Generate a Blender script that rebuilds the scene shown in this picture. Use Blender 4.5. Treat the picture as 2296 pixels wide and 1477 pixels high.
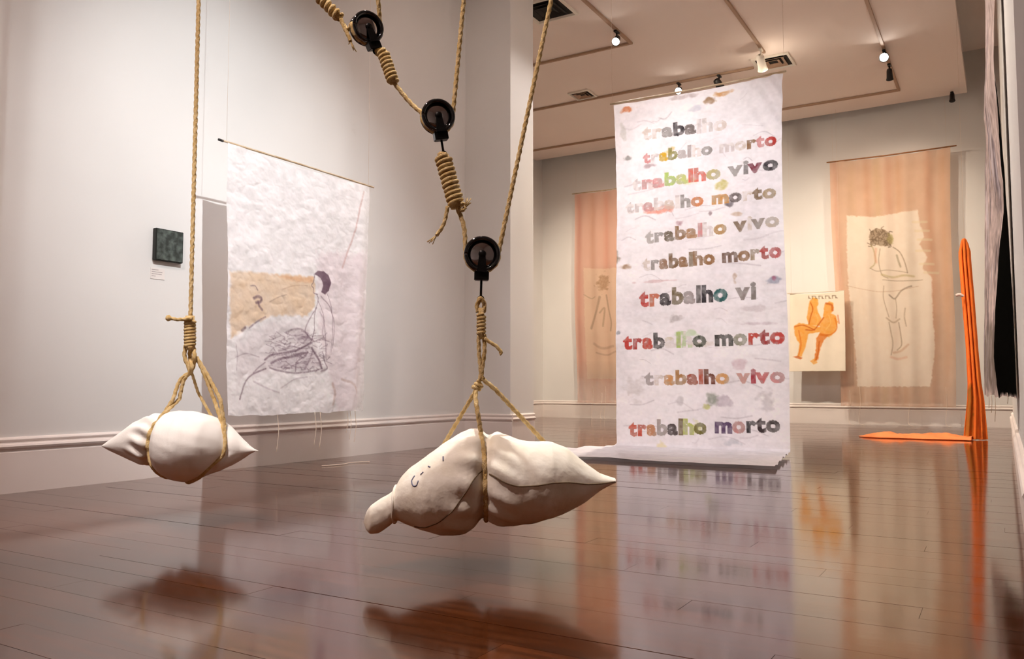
import bpy, bmesh, math, random
import numpy as np
from mathutils import Vector, Matrix

random.seed(7)
rng = np.random.default_rng(11)
scene = bpy.context.scene
for o in list(bpy.data.objects):
    bpy.data.objects.remove(o, do_unlink=True)
COL = scene.collection
R = math.radians

# ------------------------------------------------------------------ camera
CAM_H, FPX, FW, FH = 0.60, 1854.0, 2296, 1477
PITCH, YAW = math.atan(123.5 / 1854.0), R(30.73)
cam_data = bpy.data.cameras.new('camera')
cam_data.sensor_width = 36.0
cam_data.lens = 36.0 * FPX / FW
cam_data.clip_start = 0.02
cam = bpy.data.objects.new('camera', cam_data)
COL.objects.link(cam)
cam.location = (0, 0, CAM_H)
cam.rotation_euler = (math.pi / 2 + PITCH, 0, YAW)
scene.camera = cam

# ------------------------------------------------------------------ world, view
world = bpy.data.worlds.new('world')
scene.world = world
world.use_nodes = True
world.node_tree.nodes['Background'].inputs[0].default_value = (0.9, 0.8, 0.75, 1)
world.node_tree.nodes['Background'].inputs[1].default_value = 0.05
scene.view_settings.view_transform = 'Standard'
scene.view_settings.look = 'None'
scene.view_settings.gamma = 1.0
scene.view_settings.use_curve_mapping = False
scene.view_settings.exposure = 1.1
try:
    scene.cycles.max_bounces = 6
    scene.cycles.diffuse_bounces = 4
    scene.cycles.glossy_bounces = 2
    scene.cycles.transparent_max_bounces = 6
    scene.cycles.sample_clamp_indirect = 4.0
    scene.cycles.use_denoising = True
    scene.cycles.use_adaptive_sampling = True
    scene.cycles.adaptive_threshold = 0.09
    scene.cycles.adaptive_min_samples = 12
    scene.cycles.caustics_reflective = False
    scene.cycles.caustics_refractive = False
except Exception:
    pass

# room measures, metres: X along the far wall, Y along the left wall
XL, YP, XJ, YJ = -4.76, 7.05, -4.21, 7.52      # left wall, end wall of the near room, its jamb
XFL, YF = -7.36, 13.5                          # far room: left wall, far wall
XR, YR0, YR1 = 0.065, 3.0, 10.2                # wall on the right
ZN, ZD, ZU = 5.0, 4.75, 5.45                   # near ceiling, dropped ceiling, upper ceiling


def spot(name, loc, target, energy, color, angle, blend=0.6, radius=0.04):
    d = bpy.data.lights.new(name, 'SPOT')
    d.energy, d.color = energy, color
    d.spot_size, d.spot_blend, d.shadow_soft_size = R(angle), blend, radius
    o = bpy.data.objects.new(name, d)
    COL.objects.link(o)
    o.location = loc
    v = Vector(target) - Vector(loc)
    o.rotation_euler = v.to_track_quat('-Z', 'Y').to_euler()
    return o


PINKW, WARM, COOL = (1.0, 0.91, 0.86), (1.0, 0.84, 0.66), (0.96, 0.95, 1.0)
# lamps of the near room, above the frame, then added fill lamps
spot('lamp_near_left_wall', (-0.60, 2.30, 4.80), (-4.76, 4.15, 1.70), 455, (.97, .99, 1.0), 46, 1.0, 0.03)
spot('lamp_near_sack', (-1.95, 2.80, 4.90), (-1.45, 2.42, 0.3), 290, (1.0, 0.96, 0.89), 32, 0.9, 0.05)
spot('lamp_near_pillow', (-2.30, 0.70, 4.90), (-3.10, 2.36, 0.35), 270, (1.0, 0.94, 0.88), 22, 0.9, 0.05)
spot('lamp_near_banner', (-1.95, 3.60, 4.90), (-2.35, 7.20, 1.75), 285, COOL, 46, 0.9, 0.05)
spot('fill_near_right_wall', (-2.40, 5.20, 4.90), (0.06, 5.20, 1.70), 210, (1.0, 0.86, 0.74), 84, 1.0, 0.05)  # added lamp, brightens the right wall and the hanging before it
spot('fill_near_end_wall', (-1.6, 3.9, 4.90), (-4.1, 7.05, 2.2), 95, (1.0, .78, .66), 80, 1.0, 0.06)  # added warm fill to lift the end wall
spot('fill_near_entry', (-2.0, 0.0, 4.90), (-2.6, 1.4, 0.0), 350, (1.0, 0.78, 0.70), 120, 1.0, 0.08)  # added wide warm fill for the whole near room


# ------------------------------------------------------------------ helpers
def lin(c):
    c = np.asarray(c, float)
    return np.where(c <= 0.04045, c / 12.92, ((c + 0.055) / 1.055) ** 2.4)


def rgb(r, g, b):
    return tuple(float(x) for x in lin(np.array([r, g, b]) / 255.0))


def at(u, v, d):
    """Point of the place seen at photo position u, v, d metres ahead of the camera."""
    fw = np.array([-math.sin(YAW) * math.cos(PITCH), math.cos(YAW) * math.cos(PITCH), math.sin(PITCH)])
    rt = np.array([math.cos(YAW), math.sin(YAW), 0.0])
    up = np.cross(rt, fw)
    r = fw + rt * (u - FW / 2) / FPX - up * (v - FH / 2) / FPX
    hf = np.array([-math.sin(YAW), math.cos(YAW), 0.0])
    return np.array([0, 0, CAM_H]) + r * d / (r @ hf)


def ray(u, v):
    return at(u, v, 1.0) - np.array([0, 0, CAM_H])


def on_x(u, v, X):
    r = ray(u, v)
    return np.array([0, 0, CAM_H]) + r * X / r[0]


def on_y(u, v, Y):
    r = ray(u, v)
    return np.array([0, 0, CAM_H]) + r * Y / r[1]


RT = np.array([math.cos(YAW), math.sin(YAW), 0.0])      # to the right of the visitor
BK = np.array([-math.sin(YAW), math.cos(YAW), 0.0])     # away from the visitor
UPV = np.array([0, 0, 1.0])


def new_mat(name, color, rough=0.6, metal=0.0, spec=0.5):
    m = bpy.data.materials.new(name)
    m.use_nodes = True
    b = m.node_tree.nodes['Principled BSDF']
    b.inputs['Base Color'].default_value = (*color, 1)
    b.inputs['Roughness'].default_value = rough
    b.inputs['Metallic'].default_value = metal
    b.inputs['Specular IOR Level'].default_value = spec
    return m


def noise_mat(name, ca, cb, rough=0.6, scale=8.0, bump=0.0, bscale=60.0, stretch=(1, 1, 1), spec=0.5, detail=4.0, lo=0.35, hi=0.65):
    m = new_mat(name, ca, rough, 0, spec)
    nt = m.node_tree
    b = nt.nodes['Principled BSDF']
    tc = nt.nodes.new('ShaderNodeTexCoord')
    mp = nt.nodes.new('ShaderNodeMapping')
    mp.inputs['Scale'].default_value = stretch
    nz = nt.nodes.new('ShaderNodeTexNoise')
    nz.inputs['Scale'].default_value = scale
    nz.inputs['Detail'].default_value = detail
    cr = nt.nodes.new('ShaderNodeValToRGB')
    cr.color_ramp.elements[0].position, cr.color_ramp.elements[1].position = lo, hi
    cr.color_ramp.elements[0].color, cr.color_ramp.elements[1].color = (*ca, 1), (*cb, 1)
    nt.links.new(tc.outputs['Object'], mp.inputs['Vector'])
    nt.links.new(mp.outputs['Vector'], nz.inputs['Vector'])
    nt.links.new(nz.outputs['Fac'], cr.inputs['Fac'])
    nt.links.new(cr.outputs['Color'], b.inputs['Base Color'])
    if bump:
        n2 = nt.nodes.new('ShaderNodeTexNoise')
        n2.inputs['Scale'].default_value = bscale
        bp = nt.nodes.new('ShaderNodeBump')
        bp.inputs['Strength'].default_value = bump
        bp.inputs['Distance'].default_value = 0.01
        nt.links.new(mp.outputs['Vector'], n2.inputs['Vector'])
        nt.links.new(n2.outputs['Fac'], bp.inputs['Height'])
        nt.links.new(bp.outputs['Normal'], b.inputs['Normal'])
    return m


def cloth_mat(name, rough=0.85, sheer=False, translucent=0.25, bump=0.25, bscale=500.0, spec=0.2):
    """Printed cloth: the print is the colour attribute, its alpha how dense the weave is."""
    m = bpy.data.materials.new(name)
    m.use_nodes = True
    nt = m.node_tree
    b = nt.nodes['Principled BSDF']
    out = nt.nodes['Material Output']
    at_ = nt.nodes.new('ShaderNodeVertexColor')
    at_.layer_name = 'print'
    nt.links.new(at_.outputs['Color'], b.inputs['Base Color'])
    b.inputs['Roughness'].default_value = rough
    b.inputs['Specular IOR Level'].default_value = spec
    tc = nt.nodes.new('ShaderNodeTexCoord')
    nz = nt.nodes.new('ShaderNodeTexNoise')
    nz.inputs['Scale'].default_value = bscale
    bp = nt.nodes.new('ShaderNodeBump')
    bp.inputs['Strength'].default_value = bump
    bp.inputs['Distance'].default_value = 0.002
    nt.links.new(tc.outputs['Object'], nz.inputs['Vector'])
    nt.links.new(nz.outputs['Fac'], bp.inputs['Height'])
    nt.links.new(bp.outputs['Normal'], b.inputs['Normal'])
    tl = nt.nodes.new('ShaderNodeBsdfTranslucent')
    nt.links.new(at_.outputs['Color'], tl.inputs['Color'])
    mx = nt.nodes.new('ShaderNodeMixShader')
    mx.inputs['Fac'].default_value = translucent
    nt.links.new(b.outputs[0], mx.inputs[1])
    nt.links.new(tl.outputs[0], mx.inputs[2])
    last = mx
    if sheer:
        tr = nt.nodes.new('ShaderNodeBsdfTransparent')
        m2 = nt.nodes.new('ShaderNodeMixShader')
        nt.links.new(at_.outputs['Alpha'], m2.inputs['Fac'])
        nt.links.new(tr.outputs[0], m2.inputs[1])
        nt.links.new(last.outputs[0], m2.inputs[2])
        last = m2
    nt.links.new(last.outputs[0], out.inputs['Surface'])
    return m


def glow_mat(name, color, strength):
    m = new_mat(name, color, 0.4)
    b = m.node_tree.nodes['Principled BSDF']
    b.inputs['Emission Color'].default_value = (*color, 1)
    b.inputs['Emission Strength'].default_value = strength
    return m


def mesh(name, verts, faces, mat, parent=None, smooth=False):
    me = bpy.data.meshes.new(name)
    me.from_pydata([tuple(map(float, v)) for v in verts], [], [tuple(int(i) for i in f) for f in faces])
    me.update()
    if smooth:
        me.polygons.foreach_set('use_smooth', [True] * len(me.polygons))
    o = bpy.data.objects.new(name, me)
    COL.objects.link(o)
    if mat:
        me.materials.append(mat)
    if parent:
        o.parent = parent
        o.matrix_parent_inverse = parent.matrix_world.inverted()
    return o


def from_bm(name, bm, mat, parent=None, smooth=False):
    bmesh.ops.recalc_face_normals(bm, faces=bm.faces)
    me = bpy.data.meshes.new(name)
    bm.to_mesh(me)
    bm.free()
    if smooth:
        me.polygons.foreach_set('use_smooth', [True] * len(me.polygons))
    o = bpy.data.objects.new(name, me)
    COL.objects.link(o)
    if mat:
        me.materials.append(mat)
    if parent:
        o.parent = parent
        o.matrix_parent_inverse = parent.matrix_world.inverted()
    return o


def empty(name, loc, label, cat, group=None):
    o = bpy.data.objects.new(name, None)
    COL.objects.link(o)
    o.location = loc
    o.empty_display_size = 0.1
    bpy.context.view_layer.update()
    tag(o, label, cat, group)
    return o


def tag(o, label, cat, group=None):
    o['label'], o['category'] = label, cat
    if group:
        o['group'] = group
    return o


def structure(o, label=None):
    o['kind'] = 'structure'
    if label:
        o['label'] = label
    return o


def add_box(bm, lo, hi, bevel=0.0):
    lo, hi = np.array(lo, float), np.array(hi, float)
    r = bmesh.ops.create_cube(bm, size=1.0)
    c, s = (lo + hi) / 2, hi - lo
    for v in r['verts']:
        v.co = Vector((c[0] + v.co.x * s[0], c[1] + v.co.y * s[1], c[2] + v.co.z * s[2]))
    if bevel:
        es = list({e for v in r['verts'] for e in v.link_edges})
        bmesh.ops.bevel(bm, geom=es, offset=bevel, segments=2, affect='EDGES')


def box(name, lo, hi, mat, parent=None, bevel=0.0):
    bm = bmesh.new()
    add_box(bm, lo, hi, bevel)
    return from_bm(name, bm, mat, parent)


def frames(pts):
    pts = np.asarray(pts, float)
    t = np.gradient(pts, axis=0)
    t /= np.linalg.norm(t, axis=1)[:, None] + 1e-12
    n = np.cross(t[0], [0, 0, 1.0])
    if np.linalg.norm(n) < 1e-3:
        n = np.cross(t[0], [1.0, 0, 0])
    n /= np.linalg.norm(n)
    ns = [n]
    for i in range(1, len(pts)):
        n = ns[-1] - t[i] * (ns[-1] @ t[i])
        n /= np.linalg.norm(n) + 1e-12
        ns.append(n)
    ns = np.array(ns)
    return t, ns, np.cross(t, ns)


def resample(pts, step):
    pts = np.asarray(pts, float)
    d = np.r_[0, np.cumsum(np.linalg.norm(np.diff(pts, axis=0), axis=1))]
    n = max(3, int(d[-1] / step) + 1)
    s = np.linspace(0, d[-1], n)
    return np.stack([np.interp(s, d, pts[:, k]) for k in range(3)], 1)


def catmull(pts, sub=10):
    p = np.asarray(pts, float)
    p = np.vstack([2 * p[0] - p[1], p, 2 * p[-1] - p[-2]])
    out = []
    for i in range(1, len(p) - 2):
        for k in range(sub):
            t = k / sub
            out.append(0.5 * (2 * p[i] + (p[i + 1] - p[i - 1]) * t + (2 * p[i - 1] - 5 * p[i] + 4 * p[i + 1] - p[i + 2]) * t * t
                              + (3 * p[i] - p[i - 1] - 3 * p[i + 1] + p[i + 2]) * t ** 3))
    out.append(p[-2])
    return np.array(out)


def tube_geo(pts, r, seg=8, twist=0.0, lobes=0, amp=0.0, cap=True):
    """Vertices and faces of a tube; lobes and twist give a laid rope its strands."""
    t, n, b = frames(pts)
    L = np.r_[0, np.cumsum(np.linalg.norm(np.diff(pts, axis=0), axis=1))]
    rr = np.full(len(pts), r) if np.isscalar(r) else np.asarray(r, float)
    th = np.linspace(0, 2 * np.pi, seg, endpoint=False)
    V = []
    for i in range(len(pts)):
        rad = rr[i] * (1 + amp * np.cos(lobes * (th - twist * L[i])))
        V.append(pts[i] + (np.cos(th) * rad)[:, None] * n[i] + (np.sin(th) * rad)[:, None] * b[i])
    V = np.concatenate(V)
    F = []
    for i in range(len(pts) - 1):
        for k in range(seg):
            k2 = (k + 1) % seg
            F.append((i * seg + k, i * seg + k2, (i + 1) * seg + k2, (i + 1) * seg + k))
    if cap:
        F.append(tuple(range(seg - 1, -1, -1)))
        F.append(tuple((len(pts) - 1) * seg + k for k in range(seg)))
    return V, F


def tube(name, pts, r, mat, parent=None, seg=8, **k):
    V, F = tube_geo(np.asarray(pts, float), r, seg, **k)
    return mesh(name, V, F, mat, parent, True)


def rope(name, pts, r, mat, parent, step=0.005):
    p = resample(pts, step)
    return tube(name, p, r, mat, parent, seg=12, twist=2 * math.pi / (r * 11), lobes=3, amp=0.17)


def join_geo(parts):
    V, F, n = [], [], 0
    for v, f in parts:
        V.append(np.asarray(v))
        F += [tuple(i + n for i in q) for q in f]
        n += len(v)
    return np.concatenate(V), F


def coil_path(p0, p1, rad, turns, per=20, side=None):
    p0, p1 = np.asarray(p0, float), np.asarray(p1, float)
    ax = (p1 - p0) / np.linalg.norm(p1 - p0)
    n = np.cross(ax, [0.3, 0.9, 0.2])
    n /= np.linalg.norm(n)
    b = np.cross(ax, n)
    k = np.arange(int(turns * per) + 1) / per
    a = 2 * np.pi * k
    wob = 1 + 0.04 * np.sin(a * 0.37)
    return p0 + (p1 - p0) * (k / turns)[:, None] + rad * wob[:, None] * (np.cos(a)[:, None] * n + np.sin(a)[:, None] * b)


def vnoise(x, y, seed=0):
    """Smooth value noise on arrays."""
    xi, yi = np.floor(x).astype(int), np.floor(y).astype(int)
    fx, fy = x - xi, y - yi
    fx, fy = fx * fx * (3 - 2 * fx), fy * fy * (3 - 2 * fy)

    def h(a, b):
        n = (a * 374761393 + b * 668265263 + seed * 1442695041) & 0xffffffff
        n = ((n ^ (n >> 13)) * 1274126177) & 0xffffffff
        return ((n ^ (n >> 16)) & 0xffff) / 65535.0
    return (h(xi, yi) * (1 - fx) + h(xi + 1, yi) * fx) * (1 - fy) + (h(xi, yi + 1) * (1 - fx) + h(xi + 1, yi + 1) * fx) * fy


def fbm(x, y, seed=0, octv=4):
    s, a, t = 0, 0.5, 0
    for k in range(octv):
        s = s + a * vnoise(x * 2 ** k, y * 2 ** k, seed + k * 17)
        t += a
        a *= 0.5
    return s / t


class Print:
    """What is drawn and printed on a cloth; x to the right, y down, in metres of cloth."""

    def __init__(self, w, h, res, base, alpha=1.0):
        self.w, self.h = w, h
        self.nx, self.ny = int(w * res) + 1, int(h * res) + 1
        self.X, self.Y = np.meshgrid(np.linspace(0, w, self.nx), np.linspace(0, h, self.ny))
        self.c = np.ones((self.ny, self.nx, 4))
        self.c[..., :3] = np.array(base) / 255.0
        self.c[..., 3] = alpha

    def win(self, x0, y0, x1, y1):
        a, b = int(max(0, x0 / self.w * (self.nx - 1))), int(min(self.nx - 1, x1 / self.w * (self.nx - 1))) + 2
        c, d = int(max(0, y0 / self.h * (self.ny - 1))), int(min(self.ny - 1, y1 / self.h * (self.ny - 1))) + 2
        return slice(c, max(c, d)), slice(a, max(a, b))

    def blend(self, s, k, col, alpha=None):
        if k.size == 0:
            return
        self.c[s][..., :3] = self.c[s][..., :3] * (1 - k[..., None]) + np.array(col) / 255.0 * k[..., None]
        if alpha is not None:
            self.c[s][..., 3] = self.c[s][..., 3] * (1 - k) + alpha * k

    def stroke(self, pts, wd, col, a=0.9, soft=0.5, grain=0.5, smooth=True):
        pts = np.asarray(pts, float)
        if smooth and len(pts) > 2:
            q = np.c_[pts, np.zeros(len(pts))]
            pts = catmull(q, 6)[:, :2]
        m = wd * 1.5 + 0.01
        s = self.win(pts[:, 0].min() - m, pts[:, 1].min() - m, pts[:, 0].max() + m, pts[:, 1].max() + m)
        X, Y = self.X[s], self.Y[s]
        if X.size == 0:
            return
        D = np.full(X.shape, 1e9)
        for p, q in zip(pts[:-1], pts[1:]):
            d = q - p
            t = np.clip(((X - p[0]) * d[0] + (Y - p[1]) * d[1]) / (d @ d + 1e-12), 0, 1)
            D = np.minimum(D, np.hypot(X - p[0] - t * d[0], Y - p[1] - t * d[1]))
        k = np.clip((wd / 2 * (1 + soft) - D) / (wd * soft + 1e-6), 0, 1) * a
        k = k * (1 - grain * fbm(X * 90, Y * 90, 5, 2))
        self.blend(s, k, col)

    def poly(self, pts, col, a=0.9, soft=0.01, grain=0.3, gs=14.0, alpha=None):
        pts = np.asarray(pts, float)
        s = self.win(pts[:, 0].min() - soft, pts[:, 1].min() - soft, pts[:, 0].max() + soft, pts[:, 1].max() + soft)
        X, Y = self.X[s], self.Y[s]
        if X.size == 0:
            return
        X2 = X + soft * 1.2 * (fbm(X * 30, Y * 30, 3, 2) - .5)
        Y2 = Y + soft * 1.2 * (fbm(X * 30, Y * 30, 9, 2) - .5)
        ins = np.zeros(X.shape, bool)
        D = np.full(X.shape, 1e9)
        n = len(pts)
        for i in range(n):
            p, q = pts[i], pts[(i + 1) % n]
            c = (p[1] > Y2) != (q[1] > Y2)
            xs = (q[0] - p[0]) * (Y2 - p[1]) / (q[1] - p[1] + 1e-12) + p[0]
            ins ^= c & (X2 < xs)
            d = q - p
            t = np.clip(((X2 - p[0]) * d[0] + (Y2 - p[1]) * d[1]) / (d @ d + 1e-12), 0, 1)
            D = np.minimum(D, np.hypot(X2 - p[0] - t * d[0], Y2 - p[1] - t * d[1]))
        k = np.where(ins, np.clip(D / (soft + 1e-6), 0, 1), 0) * a
        k = k * (1 - grain * fbm(X * gs, Y * gs, 7, 3))
        self.blend(s, k, col, alpha)

    def blob(self, x, y, rx, ry, col, a=0.8, grain=0.5, gs=25.0, alpha=None):
        s = self.win(x - rx * 1.4, y - ry * 1.4, x + rx * 1.4, y + ry * 1.4)
        X, Y = self.X[s], self.Y[s]
        if X.size == 0:
            return
        d = np.hypot((X - x) / rx, (Y - y) / ry) + 1.5 * (fbm(X * gs * .8, Y * gs * 1.1, int(x * 97 + y * 31), 3) - .5)
        k = np.clip((1.0 - d) * 2.2, 0, 1) * a * (1 - grain * fbm(X * gs * 2, Y * gs * 2, 4, 2))
        self.blend(s, k, col, alpha)

    def tris(self, tri, col, a=0.95, grain=0.5, gs=40.0, col2=None):
        """Fill triangles (letter shapes)."""
        tri = np.asarray(tri, float)
        lo, hi = tri.reshape(-1, 2).min(0), tri.reshape(-1, 2).max(0)
        s = self.win(lo[0] - .005, lo[1] - .005, hi[0] + .005, hi[1] + .005)
        X, Y = self.X[s], self.Y[s]
        if X.size == 0:
            return
        ins = np.zeros(X.shape, bool)
        for A, B, C_ in tri:
            d1 = (X - B[0]) * (A[1] - B[1]) - (A[0] - B[0]) * (Y - B[1])
            d2 = (X - C_[0]) * (B[1] - C_[1]) - (B[0] - C_[0]) * (Y - C_[1])
            d3 = (X - A[0]) * (C_[1] - A[1]) - (C_[0] - A[0]) * (Y - A[1])
            ins |= ((d1 >= 0) & (d2 >= 0) & (d3 >= 0)) | ((d1 <= 0) & (d2 <= 0) & (d3 <= 0))
        n = fbm(X * gs, Y * gs, int(lo[0] * 1000) % 89, 3)
        k = ins * a * np.clip(1.25 - grain * 1.6 * n, 0, 1)
        c = np.array(col, float)
        if col2 is not None:
            mixn = np.clip((fbm(X * 22, Y * 22, int(lo[1] * 777) % 71, 2) - .42) * 6, 0, 1)[..., None]
            cc = c * (1 - mixn) + np.array(col2, float) * mixn
            self.c[s][..., :3] = self.c[s][..., :3] * (1 - k[..., None]) + cc / 255.0 * k[..., None]
        else:
            self.blend(s, k, c)

    def mottle(self, amt, sc, seed=1, tint=(1, 1, 1)):
        n = (fbm(self.X * sc, self.Y * sc, seed, 4) - .5) * amt
        self.c[..., :3] = np.clip(self.c[..., :3] + n[..., None] * np.array(tint), 0, 1)


def cloth(name, pr, P, mat, parent, thick=None):
    """A cloth as a grid: P(x, y) gives the place of each point of the print."""
    pts = P(pr.X.ravel(), pr.Y.ravel())
    nx, ny = pr.nx, pr.ny
    idx = np.arange(nx * ny).reshape(ny, nx)
    F = np.stack([idx[:-1, :-1], idx[1:, :-1], idx[1:, 1:], idx[:-1, 1:]], -1).reshape(-1, 4)
    me = bpy.data.meshes.new(name)
    me.vertices.add(len(pts))
    me.vertices.foreach_set('co', pts.astype(np.float32).ravel())
    me.loops.add(F.size)
    me.loops.foreach_set('vertex_index', F.astype(np.int32).ravel())
    me.polygons.add(len(F))
    me.polygons.foreach_set('loop_start', np.arange(0, F.size, 4, dtype=np.int32))
    me.polygons.foreach_set('use_smooth', np.ones(len(F), bool))
    me.update(calc_edges=True)
    ca = me.color_attributes.new('print', 'FLOAT_COLOR', 'POINT')
    c = pr.c.reshape(-1, 4).copy()
    c[:, :3] = lin(np.clip(c[:, :3], 0, 1))
    ca.data.foreach_set('color', c.astype(np.float32).ravel())
    me.materials.append(mat)
    me.validate()
    o = bpy.data.objects.new(name, me)
    COL.objects.link(o)
    if parent:
        o.parent = parent
        o.matrix_parent_inverse = parent.matrix_world.inverted()
    if thick:
        md = o.modifiers.new('thickness', 'SOLIDIFY')
        md.thickness = thick
    return o


def letter_tris():
    out = {}
    for ch in 'trabalhovim':
        if ch in out:
            continue
        cu = bpy.data.curves.new('glyph', 'FONT')
        cu.body = ch
        cu.size = 1.0
        cu.offset = 0.052
        cu.resolution_u = 3
        ob = bpy.data.objects.new('glyph', cu)
        COL.objects.link(ob)
        bpy.context.view_layer.update()
        dg = bpy.context.evaluated_depsgraph_get()
        me = ob.evaluated_get(dg).to_mesh()
        me.calc_loop_triangles()
        v = np.array([q.co[:2] for q in me.vertices])
        t = np.array([lt.vertices[:] for lt in me.loop_triangles])
        out[ch] = v[t].copy()
        ob.evaluated_get(dg).to_mesh_clear()
        bpy.data.objects.remove(ob, do_unlink=True)
        bpy.data.curves.remove(cu)
    return out


# ------------------------------------------------------------------ materials
M_wall = noise_mat('wall_paint', rgb(226, 225, 223), rgb(230, 229, 227), 0.75, 1.3, spec=0.25, detail=1.0)
M_skirt = noise_mat('skirting_paint', rgb(236, 227, 222), rgb(240, 232, 228), 0.45, 3, detail=1.0)
M_ceil = noise_mat('ceiling_paint', rgb(244, 230, 222), rgb(246, 234, 226), 0.85, 1.0, spec=0.2, detail=1.0)
M_rope = noise_mat('sisal_fibre', rgb(218, 184, 120), rgb(244, 218, 164), 0.9, 60, 0.8, 400, spec=0.15)
M_black = new_mat('black_enamel', rgb(12, 12, 13), 0.05, 0.0, 1.0)
M_polish = new_mat('polished_black', rgb(186, 180, 180), 0.07, 1.0)
M_iron = new_mat('black_iron', rgb(18, 17, 17), 0.35, 0.6)
M_wood = noise_mat('bamboo', rgb(214, 196, 168), rgb(188, 160, 124), 0.6, 12, 0.2, 90)
M_thread = new_mat('cotton_thread', rgb(232, 214, 196), 0.9)
M_track = new_mat('track_paint', rgb(176, 146, 122), 0.6)
M_lampblack = new_mat('lamp_black', rgb(22, 20, 20), 0.5)
M_lampwhite = new_mat('lamp_white', rgb(236, 230, 218), 0.5)
M_dark = new_mat('duct_dark', rgb(30, 26, 22), 0.8)
M_glow = glow_mat('lit_lens', (1.0, 0.93, 0.84), 40.0)


def plank_material():
    m = new_mat('varnished_wood', rgb(96, 52, 30), 0.1, 0, 0.5)
    nt = m.node_tree
    b = nt.nodes['Principled BSDF']
    oi = nt.nodes.new('ShaderNodeObjectInfo')
    tc = nt.nodes.new('ShaderNodeTexCoord')
    geo = nt.nodes.new('ShaderNodeNewGeometry')
    mp = nt.nodes.new('ShaderNodeMapping')
    mp.inputs['Scale'].default_value = (1.2, 14, 1)
    nz = nt.nodes.new('ShaderNodeTexNoise')
    nz.inputs['Scale'].default_value = 3.0
    nz.inputs['Detail'].default_value = 6
    cr = nt.nodes.new('ShaderNodeValToRGB')
    cr.color_ramp.elements[0].position, cr.color_ramp.elements[1].position = 0.3, 0.75
    cr.color_ramp.elements[0].color = (*rgb(58, 28, 12), 1)
    cr.color_ramp.elements[1].color = (*rgb(96, 51, 25), 1)
    hs = nt.nodes.new('ShaderNodeHueSaturation')
    mr = nt.nodes.new('ShaderNodeMapRange')
    mr.inputs['To Min'].default_value, mr.inputs['To Max'].default_value = 0.78, 1.18
    nt.links.new(geo.outputs['Position'], mp.inputs['Vector'])
    nt.links.new(mp.outputs['Vector'], nz.inputs['Vector'])
    nt.links.new(nz.outputs['Fac'], cr.inputs['Fac'])
    nt.links.new(cr.outputs['Color'], hs.inputs['Color'])
    nt.links.new(oi.outputs['Random'], mr.inputs['Value'])
    nt.links.new(mr.outputs['Result'], hs.inputs['Value'])
    nt.links.new(hs.outputs['Color'], b.inputs['Base Color'])
    n2 = nt.nodes.new('ShaderNodeTexNoise')
    n2.inputs['Scale'].default_value = 2.2
    n2.inputs['Detail'].default_value = 3
    mp2 = nt.nodes.new('ShaderNodeMapping')
    mp2.inputs['Scale'].default_value = (0.35, 3.0, 1)
    nt.links.new(geo.outputs['Position'], mp2.inputs['Vector'])
    nt.links.new(mp2.outputs['Vector'], n2.inputs['Vector'])
    rr = nt.nodes.new('ShaderNodeMapRange')
    rr.inputs['To Min'].default_value, rr.inputs['To Max'].default_value = 0.06, 0.17
    nt.links.new(n2.outputs['Fac'], rr.inputs['Value'])
    nt.links.new(rr.outputs['Result'], b.inputs['Roughness'])
    bp = nt.nodes.new('ShaderNodeBump')
    bp.inputs['Strength'].default_value = 0.12
    bp.inputs['Distance'].default_value = 0.004
    nt.links.new(n2.outputs['Fac'], bp.inputs['Height'])
    nt.links.new(bp.outputs['Normal'], b.inputs['Normal'])
    b.inputs['IOR'].default_value = 1.5
    b.inputs['Coat Weight'].default_value = 0.15
    b.inputs['Coat Roughness'].default_value = 0.08
    return m


M_plank = plank_material()

# ------------------------------------------------------------------ the room
# floor: varnished boards laid along X
floor = structure(box('floor', (XFL, -3, -0.09), (3.2, YF, -0.021), new_mat('floor_joint', rgb(52, 30, 20), 0.6)))
PW, PL, GAP = 0.12, 2.3, 0.0010
bmu = bmesh.new()
add_box(bmu, (0, 0, -1), (1, 1, 0))
top = [e for e in bmu.edges if all(v.co.z > -0.5 for v in e.verts)]
pm = bpy.data.meshes.new('plank')
bmesh.ops.recalc_face_normals(bmu, faces=bmu.faces)
bmu.to_mesh(pm)
bmu.free()
pm.materials.append(M_plank)
rest_v, rest_f, planks = [], [], []
row, y = 0, -3.0
while y < YF - 0.01:
    y1 = min(y + PW, YF)
    near = y1 <= YP + 0.001
    x0, x1 = (XL if near else (XJ if y < YJ else XFL)), (XR if (YR0 < y < YR1) else (3.1 if y < YR0 else 0.9))
    x = x0 - (row * 0.87 % PL)
    while x < x1:
        a, b_ = max(x, x0), min(x + PL, x1)
        if b_ - a > 0.02:
            planks.append((a, b_, y, y1))
        x += PL
    row += 1
    y = y1


def plank_size(p):
    cx, cy = (p[0] + p[1]) / 2, (p[2] + p[3]) / 2
    d = math.hypot(cx, cy)
    ang = math.degrees(math.atan2(cx, max(cy, 1e-6))) + 30.73
    vis = cy > 1.0 and -36 < ang < 36
    return -(1e3 if vis else 0) + d


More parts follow.
